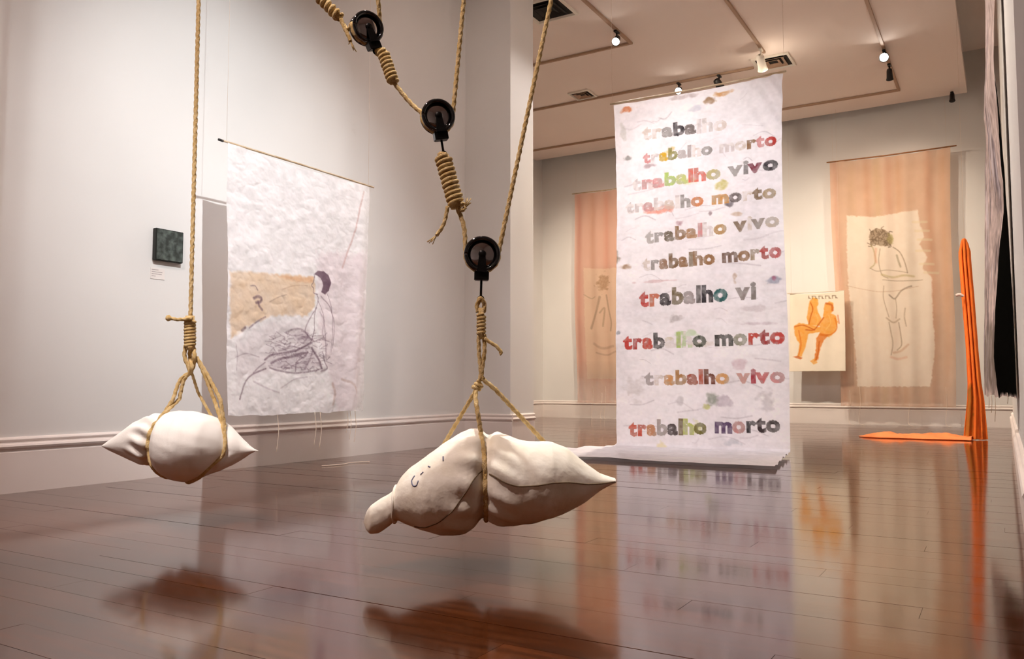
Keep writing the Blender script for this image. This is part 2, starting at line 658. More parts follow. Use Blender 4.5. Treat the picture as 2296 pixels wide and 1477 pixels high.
planks.sort(key=plank_size)
for i, (a, b_, c, d) in enumerate(planks):
    dz = random.uniform(-0.0004, 0.0004)
    if i < 295:
        o = bpy.data.objects.new('plank', pm)
        COL.objects.link(o)
        o.location = (a + GAP / 2, c + GAP / 2, dz)
        o.scale = (b_ - a - GAP, d - c - GAP, 0.02)
        o.rotation_euler = (random.uniform(-.0007, .0007), 0, 0)
        o.parent = floor
    else:
        n = len(rest_v)
        a, b_, c, d = a + GAP / 2, b_ - GAP / 2, c + GAP / 2, d - GAP / 2
        rest_v += [(a, c, -0.02), (b_, c, -0.02), (b_, d, -0.02), (a, d, -0.02), (a, c, dz), (b_, c, dz), (b_, d, dz), (a, d, dz)]
        rest_f += [tuple(n + k for k in q) for q in ((4, 5, 6, 7), (0, 1, 5, 4), (1, 2, 6, 5), (2, 3, 7, 6), (3, 0, 4, 7))]
rest = mesh('plank_field', rest_v, rest_f, M_plank, floor)
rest['kind'] = 'stuff'

W = 0.2
ZT = 5.6
structure(box('wall_left', (XL - W, -3, -0.02), (XL, YP, ZT), M_wall))
structure(box('wall_pier', (XFL - W, YP, -0.02), (XJ, YJ, ZT), M_wall))
structure(box('wall_far_left', (XFL - W, YJ, -0.02), (XFL, YF, ZT), M_wall))
structure(box('wall_far', (XFL - W, YF, -0.02), (1.1, YF + W, ZT), M_wall))
structure(box('wall_right', (XR, YR0, -0.02), (XR + 0.25, YR1, ZT), M_wall))
structure(box('wall_far_right', (0.9, YR1 - 0.2, -0.02), (1.1, YF, ZT), M_wall))
structure(box('wall_right_return', (XR + 0.25, YR1 - 0.2, -0.02), (0.9, YR1, ZT), M_wall))
structure(box('wall_entry', (XR + 0.25, YR0, -0.02), (3.2, YR0 + W, ZT), M_wall))
structure(box('wall_entry_right', (3.1, -3, -0.02), (3.3, YR0, ZT), M_wall))
structure(box('wall_back', (XL - W, -3.2, -0.02), (3.3, -3, ZT), M_wall))
structure(box('ceiling', (XL, -3, ZN), (3.2, YP, ZN + 0.1), M_ceil))
structure(box('ceiling_upper', (XFL, YP, ZU), (1.0, YF, ZU + 0.1), M_ceil))
structure(box('ceiling_dropped', (XFL + 0.02, YJ + 0.01, ZD), (-0.32, 13.22, ZD + 0.14), M_ceil))
structure(box('ceiling_header', (XJ, YP, ZN - 0.12), (XR, YJ, ZU), M_ceil))


def skirting(name, p0, p1, nrm):
    """Tall painted skirting with two beads along its top; nrm points into the room."""
    prof = [(0, 0), (.018, 0), (.018, .224), (.010, .232), (.012, .240), (.026, .247), (.031, .258), (.026, .268), (.014, .273),
            (.011, .281), (.017, .287), (.019, .295), (.014, .303), (.006, .308), (0, .309)]
    p0, p1, nrm = np.array([*p0, 0.]), np.array([*p1, 0.]), np.array([*nrm, 0.])
    V = [p + nrm * a + np.array([0, 0, z]) for p in (p0, p1) for a, z in prof]
    n = len(prof)
    F = [(i, i + 1, n + i + 1, n + i) for i in range(n - 1)] + [tuple(range(n)), tuple(range(2 * n - 1, n - 1, -1))]
    o = mesh(name, V, F, M_skirt)
    bm = bmesh.new()
    bm.from_mesh(o.data)
    bmesh.ops.recalc_face_normals(bm, faces=bm.faces)
    bm.to_mesh(o.data)
    bm.free()
    return structure(o)


skirting('baseboard_left', (XL, -3), (XL, YP), (1, 0))
skirting('baseboard_pier', (XL, YP), (XJ + .03, YP), (0, -1))
skirting('baseboard_jamb', (XJ, YP), (XJ, YJ), (1, 0))
skirting('baseboard_far_left', (XFL, YJ), (XFL, YF), (1, 0))
skirting('baseboard_far', (XFL, YF), (0.9, YF), (0, -1))
skirting('baseboard_right', (XR, YR0), (XR, YR1), (-1, 0))


# ------------------------------------------------------------------ ceiling: tracks, vents, spotlights
def track(label, rails):
    (a, b) = rails[0]
    t = empty('light_track', (*a, ZD), label, 'light track', 'light tracks on the dropped ceiling')
    for (p, q) in rails:
        lo = np.minimum(p, q) - 0.018
        hi = np.maximum(p, q) + 0.018
        box('rail', (*lo, ZD - 0.028), (*hi, ZD - 0.0005), M_track, t, 0.003)
    return t


track('thin ceiling light track bending at the left, beside the large dark air grille', [((-3.76, 7.62), (-3.76, 9.15)), ((-3.79, 9.15), (-7.2, 9.15))])
track('ceiling light track running toward the top right corner of the lettered banner', [((-2.44, 7.62), (-2.44, 10.25)), ((-2.70, 10.70), (-7.2, 10.70))])
track('ceiling light track bending near the far wall, above the tall beige banner', [((-1.14, 7.62), (-1.14, 12.58)), ((-1.17, 12.58), (-7.2, 12.58))])


def vent(label, cx, cy, s, dark=False):
    t = empty('air_vent', (cx, cy, ZD), label, 'vent', 'square ceiling air vents')
    z = ZD - 0.001

    def ring(s0, z0, s1, z1):
        V = [(cx + a * s0, cy + b * s0, z0) for a, b in ((-1, -1), (1, -1), (1, 1), (-1, 1))]
        V += [(cx + a * s1, cy + b * s1, z1) for a, b in ((-1, -1), (1, -1), (1, 1), (-1, 1))]
        return V, [(i, (i + 1) % 4, 4 + (i + 1) % 4, 4 + i) for i in range(4)]
    V, F = join_geo([ring(s, z, s, z - .02), ring(s, z - .02, s * .9, z - .024), ring(s * .9, z - .024, s * .84, z - .004)])
    f = mesh('frame', V, F, M_lampwhite, t)
    V, F = join_geo([([(cx + a * s * .9, cy + b * s * .9, z - .002) for a, b in ((-1, -1), (1, -1), (1, 1), (-1, 1))], [(0, 1, 2, 3)])])
    mesh('opening', V, F, M_dark, t)
    for k, q in enumerate((.66, .40)):
        V, F = join_geo([ring(s * q, z - .022, s * (q - .16), z - .004)])
        o = mesh('louvre', V, F, M_dark if dark else M_track, t)
        m = o.modifiers.new('thickness', 'SOLIDIFY')
        m.thickness = .004
    return t


vent('large dark square air grille at the top edge of the ceiling', -4.22, 7.86, .26, True)
vent('small dark square air vent in the ceiling left of the lettered banner', -5.06, 10.49, .16)
vent('pale square air vent in the ceiling above the right corner of the lettered banner', -2.42, 10.66, .235)


def lathe(prof, c, ax, seg=24):
    """Turned shape: prof is (distance along the axis, radius)."""
    c, ax = np.array(c, float), np.array(ax, float)
    ax /= np.linalg.norm(ax)
    n = np.cross(ax, [0, 0, 1.0])
    if np.linalg.norm(n) < 1e-3:
        n = np.array([1.0, 0, 0])
    n /= np.linalg.norm(n)
    b = np.cross(ax, n)
    th = np.linspace(0, 2 * np.pi, seg, endpoint=False)
    V = np.concatenate([c + ax * h + r * (np.cos(th)[:, None] * n + np.sin(th)[:, None] * b) for h, r in prof])
    F = [(i * seg + k, i * seg + (k + 1) % seg, (i + 1) * seg + (k + 1) % seg, (i + 1) * seg + k) for i in range(len(prof) - 1) for k in range(seg)]
    F += [tuple(range(seg)), tuple((len(prof) - 1) * seg + k for k in range(seg))]
    return V, F


def fixture(label, x, y, target, body, lit, drop=.14, size=1.0, energy=0, color=WARM, angle=60, blend=.8):
    t = empty('track_spotlight', (x, y, ZD), label, 'spotlight', 'track spotlights on the dropped ceiling')
    box('adapter', (x - .02, y - .05, ZD - .05), (x + .02, y + .05, ZD - .028), body, t, .004)
    c = np.array([x, y, ZD - drop])
    tube('arm', [(x, y, ZD - .05), (x, y, ZD - drop * .6), c], .009, body, t, 10)
    d = np.array(target, float) - c
    d /= np.linalg.norm(d)
    V, F = lathe([(-.075, .012), (-.07, .032), (-.04, .038), (.06, .042), (.085, .05), (.09, .05), (.088, .044), (.06, .040)], c, d)
    V = c + (V - c) * size
    mesh('head', V, F, body, t, True)
    V, F = lathe([(.070, .001), (.070, .043), (.074, .040), (.082, .012)], c, d)
    V = c + (V - c) * size
    mesh('lens', V, F, M_glow if lit else M_dark, t, True)
    if energy:
        spot('lamp_track', tuple(c + d * .13 * size), target, energy, color, angle, blend, .03)
    return t


fixture('lit track spotlight near the bend of the left ceiling track', -3.76, 8.72, (-2.6, 3.6, 0.6), M_lampblack, True, .13, 1.0, 130, PINKW, 70)
fixture('white cylindrical track spotlight beside the pale air vent', -2.44, 10.10, (-2.42, 13.5, 1.35), M_lampwhite, False, .19, 1.25, 98, WARM, 84, 1.0)
fixture('bright lit spotlight just above the top edge of the lettered banner', -3.70, 10.70, (-2.4, 4.6, 0.9), M_lampblack, True, .12, 1.0, 60, PINKW, 60)
fixture('black unlit spotlight just above the top edge of the lettered banner', -3.14, 10.70, (-2.2, 13.5, 2.4), M_lampblack, False, .16, 1.25, 0)
fixture('bright lit spotlight on the track nearest to the right wall', -1.14, 10.93, (-.9, 4.0, .9), M_lampblack, True, .10, 1.15, 70, WARM, 70)
fixture('small black spotlight with a pale lens, below the brightest lamp on the right', -1.14, 11.45, (-1.3, 13.5, 2.3), M_lampblack, False, .15, .9, 55, WARM, 90, 1.0)
fixture('tiny black spotlight tucked under the far edge of the dropped ceiling', -.50, 13.02, (-.5, 12.4, 3.0), M_lampblack, False, .09, .8, 0)
sp = bpy.data.lights.new('lamp_track_spill', 'POINT')      # the white spotlight spills a little on the ceiling
sp.energy, sp.color, sp.shadow_soft_size = 2.2, WARM, .05
spo = bpy.data.objects.new('lamp_track_spill', sp)
COL.objects.link(spo)
spo.location = (-2.36, 10.20, 4.36)
# further lamps of the far room, without fixtures; added fill among them
spot('lamp_far_left', (-5.6, 10.5, 4.55), (-5.9, 13.5, 1.6), 160, WARM, 80, 1.0)
spot('fill_far_cloth', (-1.14, 7.75, 4.60), (-.45, 10.4, .9), 330, (1.0, .86, .70), 34, .9)  # added unseen lamp to brighten the orange cloth
spot('fill_far_room', (-3.4, 9.2, 4.6), (-3.2, 10.6, 0), 420, WARM, 165, 1.0, .08)  # added wide fill, lifts the wall tops and the ceiling


# ------------------------------------------------------------------ sacks
def sack_shape(prof, depth, D, N=150, M=64, p=0.9, wr=0.0, seed=1, pinch=None):
    prof = np.array(prof, float)
    u = np.linspace(prof[0, 0], prof[-1, 0], N)
    s = (1 - np.cos(np.linspace(0, np.pi, N))) / 2
    u = prof[0, 0] + (prof[-1, 0] - prof[0, 0]) * (0.35 * s + 0.65 * np.linspace(0, 1, N))
    t, b = np.interp(u, prof[:, 0], prof[:, 1]), np.interp(u, prof[:, 0], prof[:, 2])
    ker = np.array([1, 3, 5, 3, 1]) / 13.0
    for a in (t, b):
        a[2:-2] = np.convolve(a, ker, 'valid')
    dep = np.array(depth, float)
    hd = np.interp(u, dep[:, 0], dep[:, 1])
    hd[3:-3] = np.convolve(hd, np.ones(7) / 7, 'valid')
    off = np.interp(u, dep[:, 0], dep[:, 2]) if dep.shape[1] > 2 else np.zeros(N)

    def surf(uu, th, out=0.0):
        uu, th = np.asarray(uu, float), np.asarray(th, float)
        tt, bb, hh = np.interp(uu, u, t), np.interp(uu, u, b), np.interp(uu, u, hd)
        oo = np.interp(uu, u, off)
        half = (bb - tt) / 2 * D / FPX
        sy = np.sign(np.sin(th)) * np.abs(np.sin(th)) ** p
        cx = np.sign(np.cos(th)) * np.abs(np.cos(th)) ** p
        k = np.ones_like(uu * th)
        if pinch:
            k = k - pinch(uu, th)
        if wr:
            size = np.clip(half / .08, 0, 1)
            k = k + wr * size * (fbm(uu / 26.0 + 9, np.cos(th) * 2.0 + 5 + np.sin(th) * 1.3, seed, 4) - .5) * 2
            k = k + wr * .7 * size * (np.abs(vnoise(uu / 60.0 + 3 * np.sin(th), th * 2.2, seed + 3) - .5) * 2 - .5)
        half, hh = half * k + out, hh * k + out
        pt = np.stack([at(a, (c + d) / 2, D) for a, c, d in zip(uu.ravel(), tt.ravel(), bb.ravel())]).reshape(*uu.shape, 3)
        return pt + sy[..., None] * half[..., None] * UPV - (cx * hh + oo)[..., None] * BK
    return u, surf


def sack_mesh(name, u, surf, M, mat, parent):
    th = np.linspace(0, 2 * np.pi, M, endpoint=False)
    U, T = np.meshgrid(u, th, indexing='ij')
    V = surf(U, T).reshape(-1, 3)
    N = len(u)
    F = [(i * M + k, i * M + (k + 1) % M, (i + 1) * M + (k + 1) % M, (i + 1) * M + k) for i in range(N - 1) for k in range(M)]
    F += [tuple(range(M - 1, -1, -1)), tuple((N - 1) * M + k for k in range(M))]
    return mesh(name, V, F, mat, parent, True)


def path_on(surf, keys, out, n=60):
    k = np.array(keys, float)
    t = np.linspace(0, 1, len(k))
    s = np.linspace(0, 1, n)
    q = catmull(np.c_[k, np.zeros(len(k))], 12)
    ss = np.linspace(0, 1, len(q))
    return surf(np.interp(s, ss, q[:, 0]), np.interp(s, ss, np.radians(q[:, 1])), out)


M_canvas = noise_mat('raw_cotton', rgb(238, 232, 216), rgb(247, 243, 233), 0.9, 9, .22, 38, spec=.1)
M_ticking = noise_mat('white_cotton', rgb(238, 236, 232), rgb(248, 247, 244), 0.85, 5, .06, 200, spec=.15)
M_seam = new_mat('seam_thread', rgb(120, 104, 82), .9)
M_ink = new_mat('blue_ink', rgb(112, 116, 142), .8)

# the large sack hung from the three pulleys
D1, RR = 2.76, 0.0072
prof1 = [(816, 1168, 1172), (822, 1146, 1186), (835, 1130, 1192), (855, 1116, 1190), (876, 1105, 1175), (888, 1094, 1164), (897, 1072, 1164), (920, 1048, 1174), (960, 1020, 1187),
         (1000, 991, 1194), (1040, 968, 1191), (1070, 960, 1181), (1090, 960, 1174), (1105, 963, 1172), (1130, 975, 1174), (1160, 986, 1173), (1200, 990, 1168),
         (1235, 991, 1158), (1270, 1004, 1146), (1310, 1036, 1124), (1345, 1061, 1098), (1368, 1069, 1086), (1379, 1072, 1082)]
dep1 = [(816, .005, 0), (835, .035, .03), (880, .055, .02), (897, .09, .0), (960, .16, 0), (1060, .185, 0), (1090, .165, 0), (1120, .185, 0), (1220, .165, 0), (1300, .10, 0), (1379, .03, 0)]


def pinch1(u, th):
    uc = 1088 + 6 * np.sin(th)
    k = .16 * np.exp(-((u - uc) / 13.0) ** 2) + .05 * np.exp(-((u - uc) / 45.0) ** 2)
    fold = .035 * np.sin(th * 13 + .05 * (u - uc)) * np.exp(-((np.abs(u - uc) - 30) / 42.0) ** 2)
    return k * np.clip(np.cos(th / 2) ** 2 * 1.2 + .25, 0, 1) + fold


sack1 = empty('hanging_sack', tuple(at(1090, 1170, D1)), 'large off-white cloth sack with a tied neck, slung under the three pulleys', 'sack')
u1, surf1 = sack_shape(prof1, dep1, D1, N=170, p=.90, wr=.026, seed=5, pinch=pinch1)
sack_mesh('body', u1, surf1, 80, M_canvas, sack1)
sm = path_on(surf1, [(1100, 8), (1150, 2), (1220, 2), (1300, 2), (1376, 0)], .001, 50)
tube('seam', sm, .0022, M_seam, sack1, 6)
sm = path_on(surf1, [(935, -62), (975, -42), (1020, -22), (1060, 0), (1084, 12)], .001, 50)
tube('seam', sm, .0018, M_seam, sack1, 6)
for ks in ([(938, 40), (932, 32), (936, 22), (944, 20), (948, 27)], [(968, 44), (973, 40)], [(1000, 46), (1001, 39)], [(952, 36), (958, 38)]):
    tube('ink_mark', path_on(surf1, ks, .0006, 16), .0022, M_ink, sack1, 5)
V, F = tube_geo(path_on(surf1, [(888, a) for a in np.linspace(-180, 180, 13)], .004, 60), .004, 6)
mesh('neck_tie', V, F, M_canvas, sack1, True)

# the pillow-shaped sack on the left
D2 = 3.6
prof2 = [(229, 998, 1001), (245, 986, 1010), (262, 974, 1018), (300, 946, 1034), (340, 929, 1047), (365, 924, 1053), (385, 922, 1064), (405, 921, 1072), (430, 921, 1076), (455, 925, 1070),
         (480, 934, 1061), (505, 949, 1050), (520, 964, 1043), (540, 984, 1031), (558, 999, 1019), (574, 1009, 1011)]
dep2 = [(229, .004, 0), (262, .045, -.01), (320, .10, -.01), (355, .125, 0), (385, .17, .03), (430, .185, .04), (475, .17, .03), (515, .11, 0), (545, .05, -.01), (574, .004, 0)]


def pinch2(u, th):
    f = np.clip(np.cos(th) * 1.3 + .35, 0, 1)
    ua = 358 - 4 * np.cos(th) + 10 * np.sin(th)
    ub = 512 + 10 * np.cos(th) - 34 * np.clip(-np.sin(th), 0, 1) ** 2
    k = .27 * np.exp(-((u - ua) / 12.0) ** 2) + .17 * np.exp(-((u - ub) / 10.0) ** 2)
    fold = .08 * np.sin(th * 11 + .09 * u) * np.exp(-((u - ua + 26) / 24.0) ** 2)
    return (k + fold) * f


sack2 = empty('hanging_sack', tuple(at(430, 1076, D2)), 'white pillow-shaped sack with pointed ends, hung beside the left wall', 'sack')
u2, surf2 = sack_shape(prof2, dep2, D2, N=150, p=.95, wr=.028, seed=9, pinch=pinch2)
sack_mesh('body', u2, surf2, 80, M_ticking, sack2)
tube('corner_tip', [at(571, 1008, D2), at(575, 1010, D2), at(579, 1011, D2)], .003, M_ticking, sack2, 6)


# ------------------------------------------------------------------ pulleys
def pulley(label, u, v, ru, yaw, hook_to, Dp=D1):
    """Black sheave in a cheek ring, block below it and a shank with an eye."""
    c = at(u, v, Dp)
    t = empty('rope_pulley', tuple(c), label, 'pulley', 'black pulleys in the rope chain')
    r = ru * Dp / FPX
    ax = -BK * math.cos(yaw) + RT * math.sin(yaw)
    V, F = lathe([(-.006, r * .55), (-.007, r * .80), (-.011, r * .93), (-.013, r), (-.009, r), (-.004, r * .86), (.004, r * .86), (.009, r), (.013, r), (.011, r * .93), (.007, r * .80), (.006, r * .55)], c, ax, 48)
    mesh('sheave', V, F, M_black, t, True)
    for s in (-1, 1):
        th = np.linspace(0, 2 * np.pi, 49)
        n = np.cross(ax, UPV)
        n /= np.linalg.norm(n)
        b = np.cross(ax, n)
        rg = [c + ax * s * .0155 + (r * .93) * (math.cos(a) * n + math.sin(a) * b) for a in th]
        tube('cheek_ring', rg, r * .13, M_black, t, 10)
        V, F = lathe([(s * .006, r * .86), (s * .010, r * .80), (s * .015, r * .55), (s * .0185, r * .28), (s * .0195, r * .05)], c, ax, 40)
        mesh('cheek_plate', V, F, M_polish, t, True)
    V, F = lathe([(-.026, r * .16), (-.022, r * .22), (.022, r * .22), (.026, r * .16)], c, ax, 20)
    mesh('axle', V, F, M_iron, t, True)
    h = at(*hook_to, Dp)
    d = (h - c) / np.linalg.norm(h - c)
    sd = np.cross(d, ax)
    bm = bmesh.new()
    add_box(bm, (-1, -1, -1), (1, 1, 1), .12)
    for w in bm.verts:
        q = c + d * r * (1.24 + .26 * w.co.z) + sd * w.co.x * r * .42 + ax * w.co.y * .017
        w.co = Vector(q)
    from_bm('block', bm, M_iron, t)
    for s in (-1, 1):
        bm = bmesh.new()
        add_box(bm, (-1, -1, -1), (1, 1, 1))
        for w in bm.verts:
            q = c + d * r * (.52 + .52 * w.co.z) + sd * w.co.x * r * (.17 if w.co.z < 0 else .3) + ax * (s * .021 + w.co.y * .003)
            w.co = Vector(q)
        from_bm('strap', bm, M_iron, t)
    e = c + d * r * 1.45
    tube('shank', [e, e + (h - e) * .5, h - d * .008], .0042, M_iron, t, 10)
    ring = [h + .009 * (math.cos(a) * d + math.sin(a) * sd) for a in np.linspace(0, 2 * np.pi, 25)]
    tube('eye', ring, .0032, M_iron, t, 8)
    return c, r, ax, d, h


P1 = pulley('topmost black pulley, turned edge-on, at the top edge of the picture', 822, 64, 36, R(32), (843, 116))
P2 = pulley('middle black pulley of the three, above the longest rope knot', 981, 262, 37, R(16), (995, 345))
P3 = pulley('lowest black pulley, directly above the large sack', 1081, 571, 39, R(4), (1078, 670))


def to_ceiling(p, q, z):
    p, q = np.array(p), np.array(q)
    return p + (q - p) * (z - .004 - p[2]) / (q[2] - p[2])


def pulley_rope(label, P, knot_a, knot_b, left_uv, right_uv, right_top_uv, coil_r, turns, tail=None, Dp=D1, top_uv=None):
    c, r, ax, d, h = P
    mid = at((knot_a[0] + knot_b[0]) / 2, (knot_a[1] + knot_b[1]) / 2, Dp)
    t = empty('pulley_rope', tuple(mid), label, 'rope', 'ropes of the pulley chain')
    a, b = at(*knot_a, Dp), at(*knot_b, Dp)
    n = np.cross(ax, UPV)
    n /= np.linalg.norm(n)
    if n @ RT < 0:
        n = -n
    m = np.cross(n, ax)
    if m[2] > 0:
        m = -m
    arc = [c + (r * .90 + RR * .5) * (-math.cos(x) * n + math.sin(x) * m) for x in np.linspace(R(-8), R(188), 24)]
    rt = at(*right_top_uv, Dp)
    start = arc[-1]
    up = to_ceiling(start, rt, ZN)
    pts = [b, at(*left_uv, Dp)] if left_uv else [b]
    pts = catmull(pts + [arc[0]], 10) if len(pts) > 1 else np.array(pts + [arc[0]])
    rope('strand', np.vstack([pts, arc[1:-1], [start, up]]), RR, M_rope, t)
    cp = coil_path(a, b, coil_r, turns)
    V, F = tube_geo(cp, RR * .92, 10)
    k = mesh('knot', V, F, M_rope, t, True)
    tube('core', [a + (a - b) * .02, (a + b) / 2, b + (b - a) * .03], coil_r * .95, M_rope, k, 10)
    if top_uv is not None:
        e = at(*top_uv, Dp)
        s = np.cross((a - e) / np.linalg.norm(a - e), BK)
        loop = catmull([a + s * coil_r * .5, (a + e) / 2 + s * .014, e + (e - a) * .25, (a + e) / 2 - s * .014, a - s * coil_r * .5], 8)
        rope('loop', loop, RR * .9, M_rope, t, .004)
    if tail:
        for tl in tail:
            q = catmull([at(x, y, Dp - .01) for x, y in tl], 8)
            rope('tail', q, RR * .85, M_rope, t, .004)
            e = q[-1]
            dd = (q[-1] - q[-4]) / np.linalg.norm(q[-1] - q[-4])
            parts = []
            for j in range(7):
                w = dd + .55 * np.array([random.uniform(-1, 1), random.uniform(-1, 1), random.uniform(-1, 1)])
                parts.append(tube_geo(np.array([e - dd * .004, e + w * .012, e + w * .024]), .0016, 5))
            V, F = join_geo(parts)
            mesh('frayed_end', V, F, M_rope, t, True)
    return t


pulley_rope('straw-coloured rope looped under the topmost pulley, knot cut by the top edge', P1, (716, -6), (762, 40), (778, 66), (848, 60), (848, 0), .014, 5,
            tail=[[(764, 42), (772, 62), (783, 84), (786, 93)]])
rA = pulley_rope('straw-coloured rope joining the topmost pulley to the middle pulley', P2, (858, 116), (882, 184), (918, 228), (1012, 240), (1040, 0), .0155, 8, top_uv=(846, 118))
rB = pulley_rope('straw-coloured rope with the longest coiled knot, joining middle and lowest pulleys', P3, (993, 352), (1024, 462), (1040, 508), (1116, 545), (1236, 0), .0235, 11,
                 tail=[[(1004, 462), (998, 492), (990, 512), (978, 528)], [(1026, 464), (1036, 472), (1044, 464)]], top_uv=(996, 346))
# what the topmost knot hangs from: its rope runs on up to the ceiling
a0, a1 = at(762, 40, D1), at(716, -6, D1)
rope('strand', np.array([a1, to_ceiling(a1, a1 + (a1 - a0) * np.array([.35, .35, 1.0]), ZN)]), RR, M_rope, bpy.data.objects['pulley_rope'], .006)

# rope slung round the large sack
t = empty('sack_rope', tuple(at(1078, 720, D1)), 'rope from the lowest pulley, knotted and slung round the large sack', 'rope')
rope('loop', catmull([at(1072, 700, D1), at(1070, 684, D1), at(1078, 668, D1 - .008), at(1086, 684, D1), at(1084, 700, D1)], 8), RR, M_rope, t, .004)
cp = coil_path(at(1079, 704, D1), at(1079, 752, D1), .0105, 6)
V, F = tube_geo(cp, RR * .85, 10)
k = mesh('knot', V, F, M_rope, t, True)
tube('core', [at(1079, 690, D1), at(1079, 725, D1), at(1080, 760, D1)], .011, M_rope, k, 10)
rope('strand', catmull([at(1073, 752, D1), at(1074, 790, D1), at(1078, 838, D1), at(1071, 862, D1)], 8), RR * .9, M_rope, t)
rope('strand', catmull([at(1086, 752, D1), at(1086, 790, D1), at(1080, 838, D1), at(1084, 850, D1)], 8), RR * .9, M_rope, t)
rope('tail', catmull([at(1086, 758, D1 - .01), at(1100, 768, D1 - .01), at(1113, 776, D1 - .01), at(1124, 790, D1 - .01), at(1120, 794, D1 - .01)], 8), RR * .8, M_rope, t, .004)
K = at(1072, 866, D1)
tube('hitch', coil_path(at(1066, 872, D1), at(1078, 858, D1), .010, 2.2), RR * .95, M_rope, t, 10)
f1 = path_on(surf1, [(1079, 74), (1086, 45), (1090, 10), (1092, -30), (1091, -70), (1090, -100), (1090, -130)], RR * .5, 70)
rope('sling', np.vstack([catmull([K, at(1066, 885, D1 - .02), at(1071, 925, D1 - .06)], 6), f1]), RR, M_rope, t)
f2 = path_on(surf1, [(985, 118), (1005, 150), (1040, 190), (1080, 230), (1090, 255)], RR * .5, 50)
rope('sling', np.vstack([[K], [at(1052, 900, D1 + .03)], f2]), RR * .9, M_rope, t)
f3 = path_on(surf1, [(1221, 112), (1200, 150), (1150, 190), (1105, 230), (1090, 255)], RR * .5, 50)
rope('sling', np.vstack([[at(1080, 848, D1)], [at(1110, 872, D1 + .01)], f3]), RR, M_rope, t)

# rope of the pillow-shaped sack
t = empty('sack_rope', tuple(at(427, 740, D2)), 'straight rope on the left with a coiled knot, slung round the pillow-shaped sack', 'rope')
r2 = .0085
pk = at(427, 712, D2)
rope('strand', np.array([at(427, 780, D2), pk, np.array([pk[0], pk[1], ZN])]), r2, M_rope, t)
cp = coil_path(at(426, 716, D2), at(426, 776, D2), .0185, 8.5)
V, F = tube_geo(cp, r2 * .9, 10)
k = mesh('knot', V, F, M_rope, t, True)
tube('core', [at(426, 708, D2), at(426, 745, D2), at(426, 784, D2)], .019, M_rope, k, 10)
q = catmull([at(432, 713, D2 - .03), at(415, 715, D2 - .03), at(398, 716, D2 - .02), at(382, 713, D2 - .02), at(374, 711, D2 - .02)], 8)
rope('tail', q, r2 * .85, M_rope, t, .004)
tube('frayed_end', [at(384, 714, D2 - .02), at(378, 713, D2 - .02), at(373, 712, D2 - .02)], [.008, .015, .010], M_rope, t, 8)
for (ua, ub, off, s) in ((416, 420, .0, -1), (434, 436, .015, 1), (426, 430, -.02, 0)):
    rope('strand', catmull([at(ua, 776, D2 + off), at(ua + s * 2, 800, D2 - off), at(ub - s * 3, 822, D2 + off), at(426, 838, D2)], 8), r2, M_rope, t)
for du, dd in ((0, 0), (14, .03)):
    f = path_on(surf2, [(374 + du * .6, 80), (362 + du * .3, 50), (354, 10), (354, -25), (366, -60), (392, -100)], r2 * .5, 60)
    rope('sling', np.vstack([catmull([at(430, 832, D2), at(404 + du * .6, 852, D2), at(388 + du, 895, D2 - .03 + dd)], 6), f]), r2 * .9, M_rope, t)
    f = path_on(surf2, [(508 - du * .3, 78), (516, 40), (519, 5), (512, -28), (480, -62), (440, -84), (410, -110)], r2 * .5, 60)
    rope('sling', np.vstack([catmull([at(440, 800, D2), at(462 - du * .4, 835, D2), at(494 - du, 895, D2 - .03 + dd)], 6), f]), r2 * .9, M_rope, t)
f = path_on(surf2, [(462, 120), (470, 160), (450, 210), (420, 250)], r2 * .5, 40)
rope('sling', np.vstack([[at(430, 836, D2)], [at(444, 880, D2 + .05)], f]), r2 * .7, M_rope, t)


# ------------------------------------------------------------------ banner with the printed words
YB, BX0, BX1, BZ = 7.24, -3.165, -1.565, 3.30
BW, BL, SP = BX1 - BX0, BZ, 1.25
pr = Print(BW, BL + SP, 185, (246, 243, 248))
pr.mottle(.10, 3.0, 2, (.9, 1, .9))
pr.mottle(.07, 14.0, 3, (1, .8, .9))
pr.mottle(.06, 40.0, 8, (1, 1, 1))


def buv(u, v):
    p = on_y(u, v, YB)
    return (p[0] - BX0, BZ - p[2])


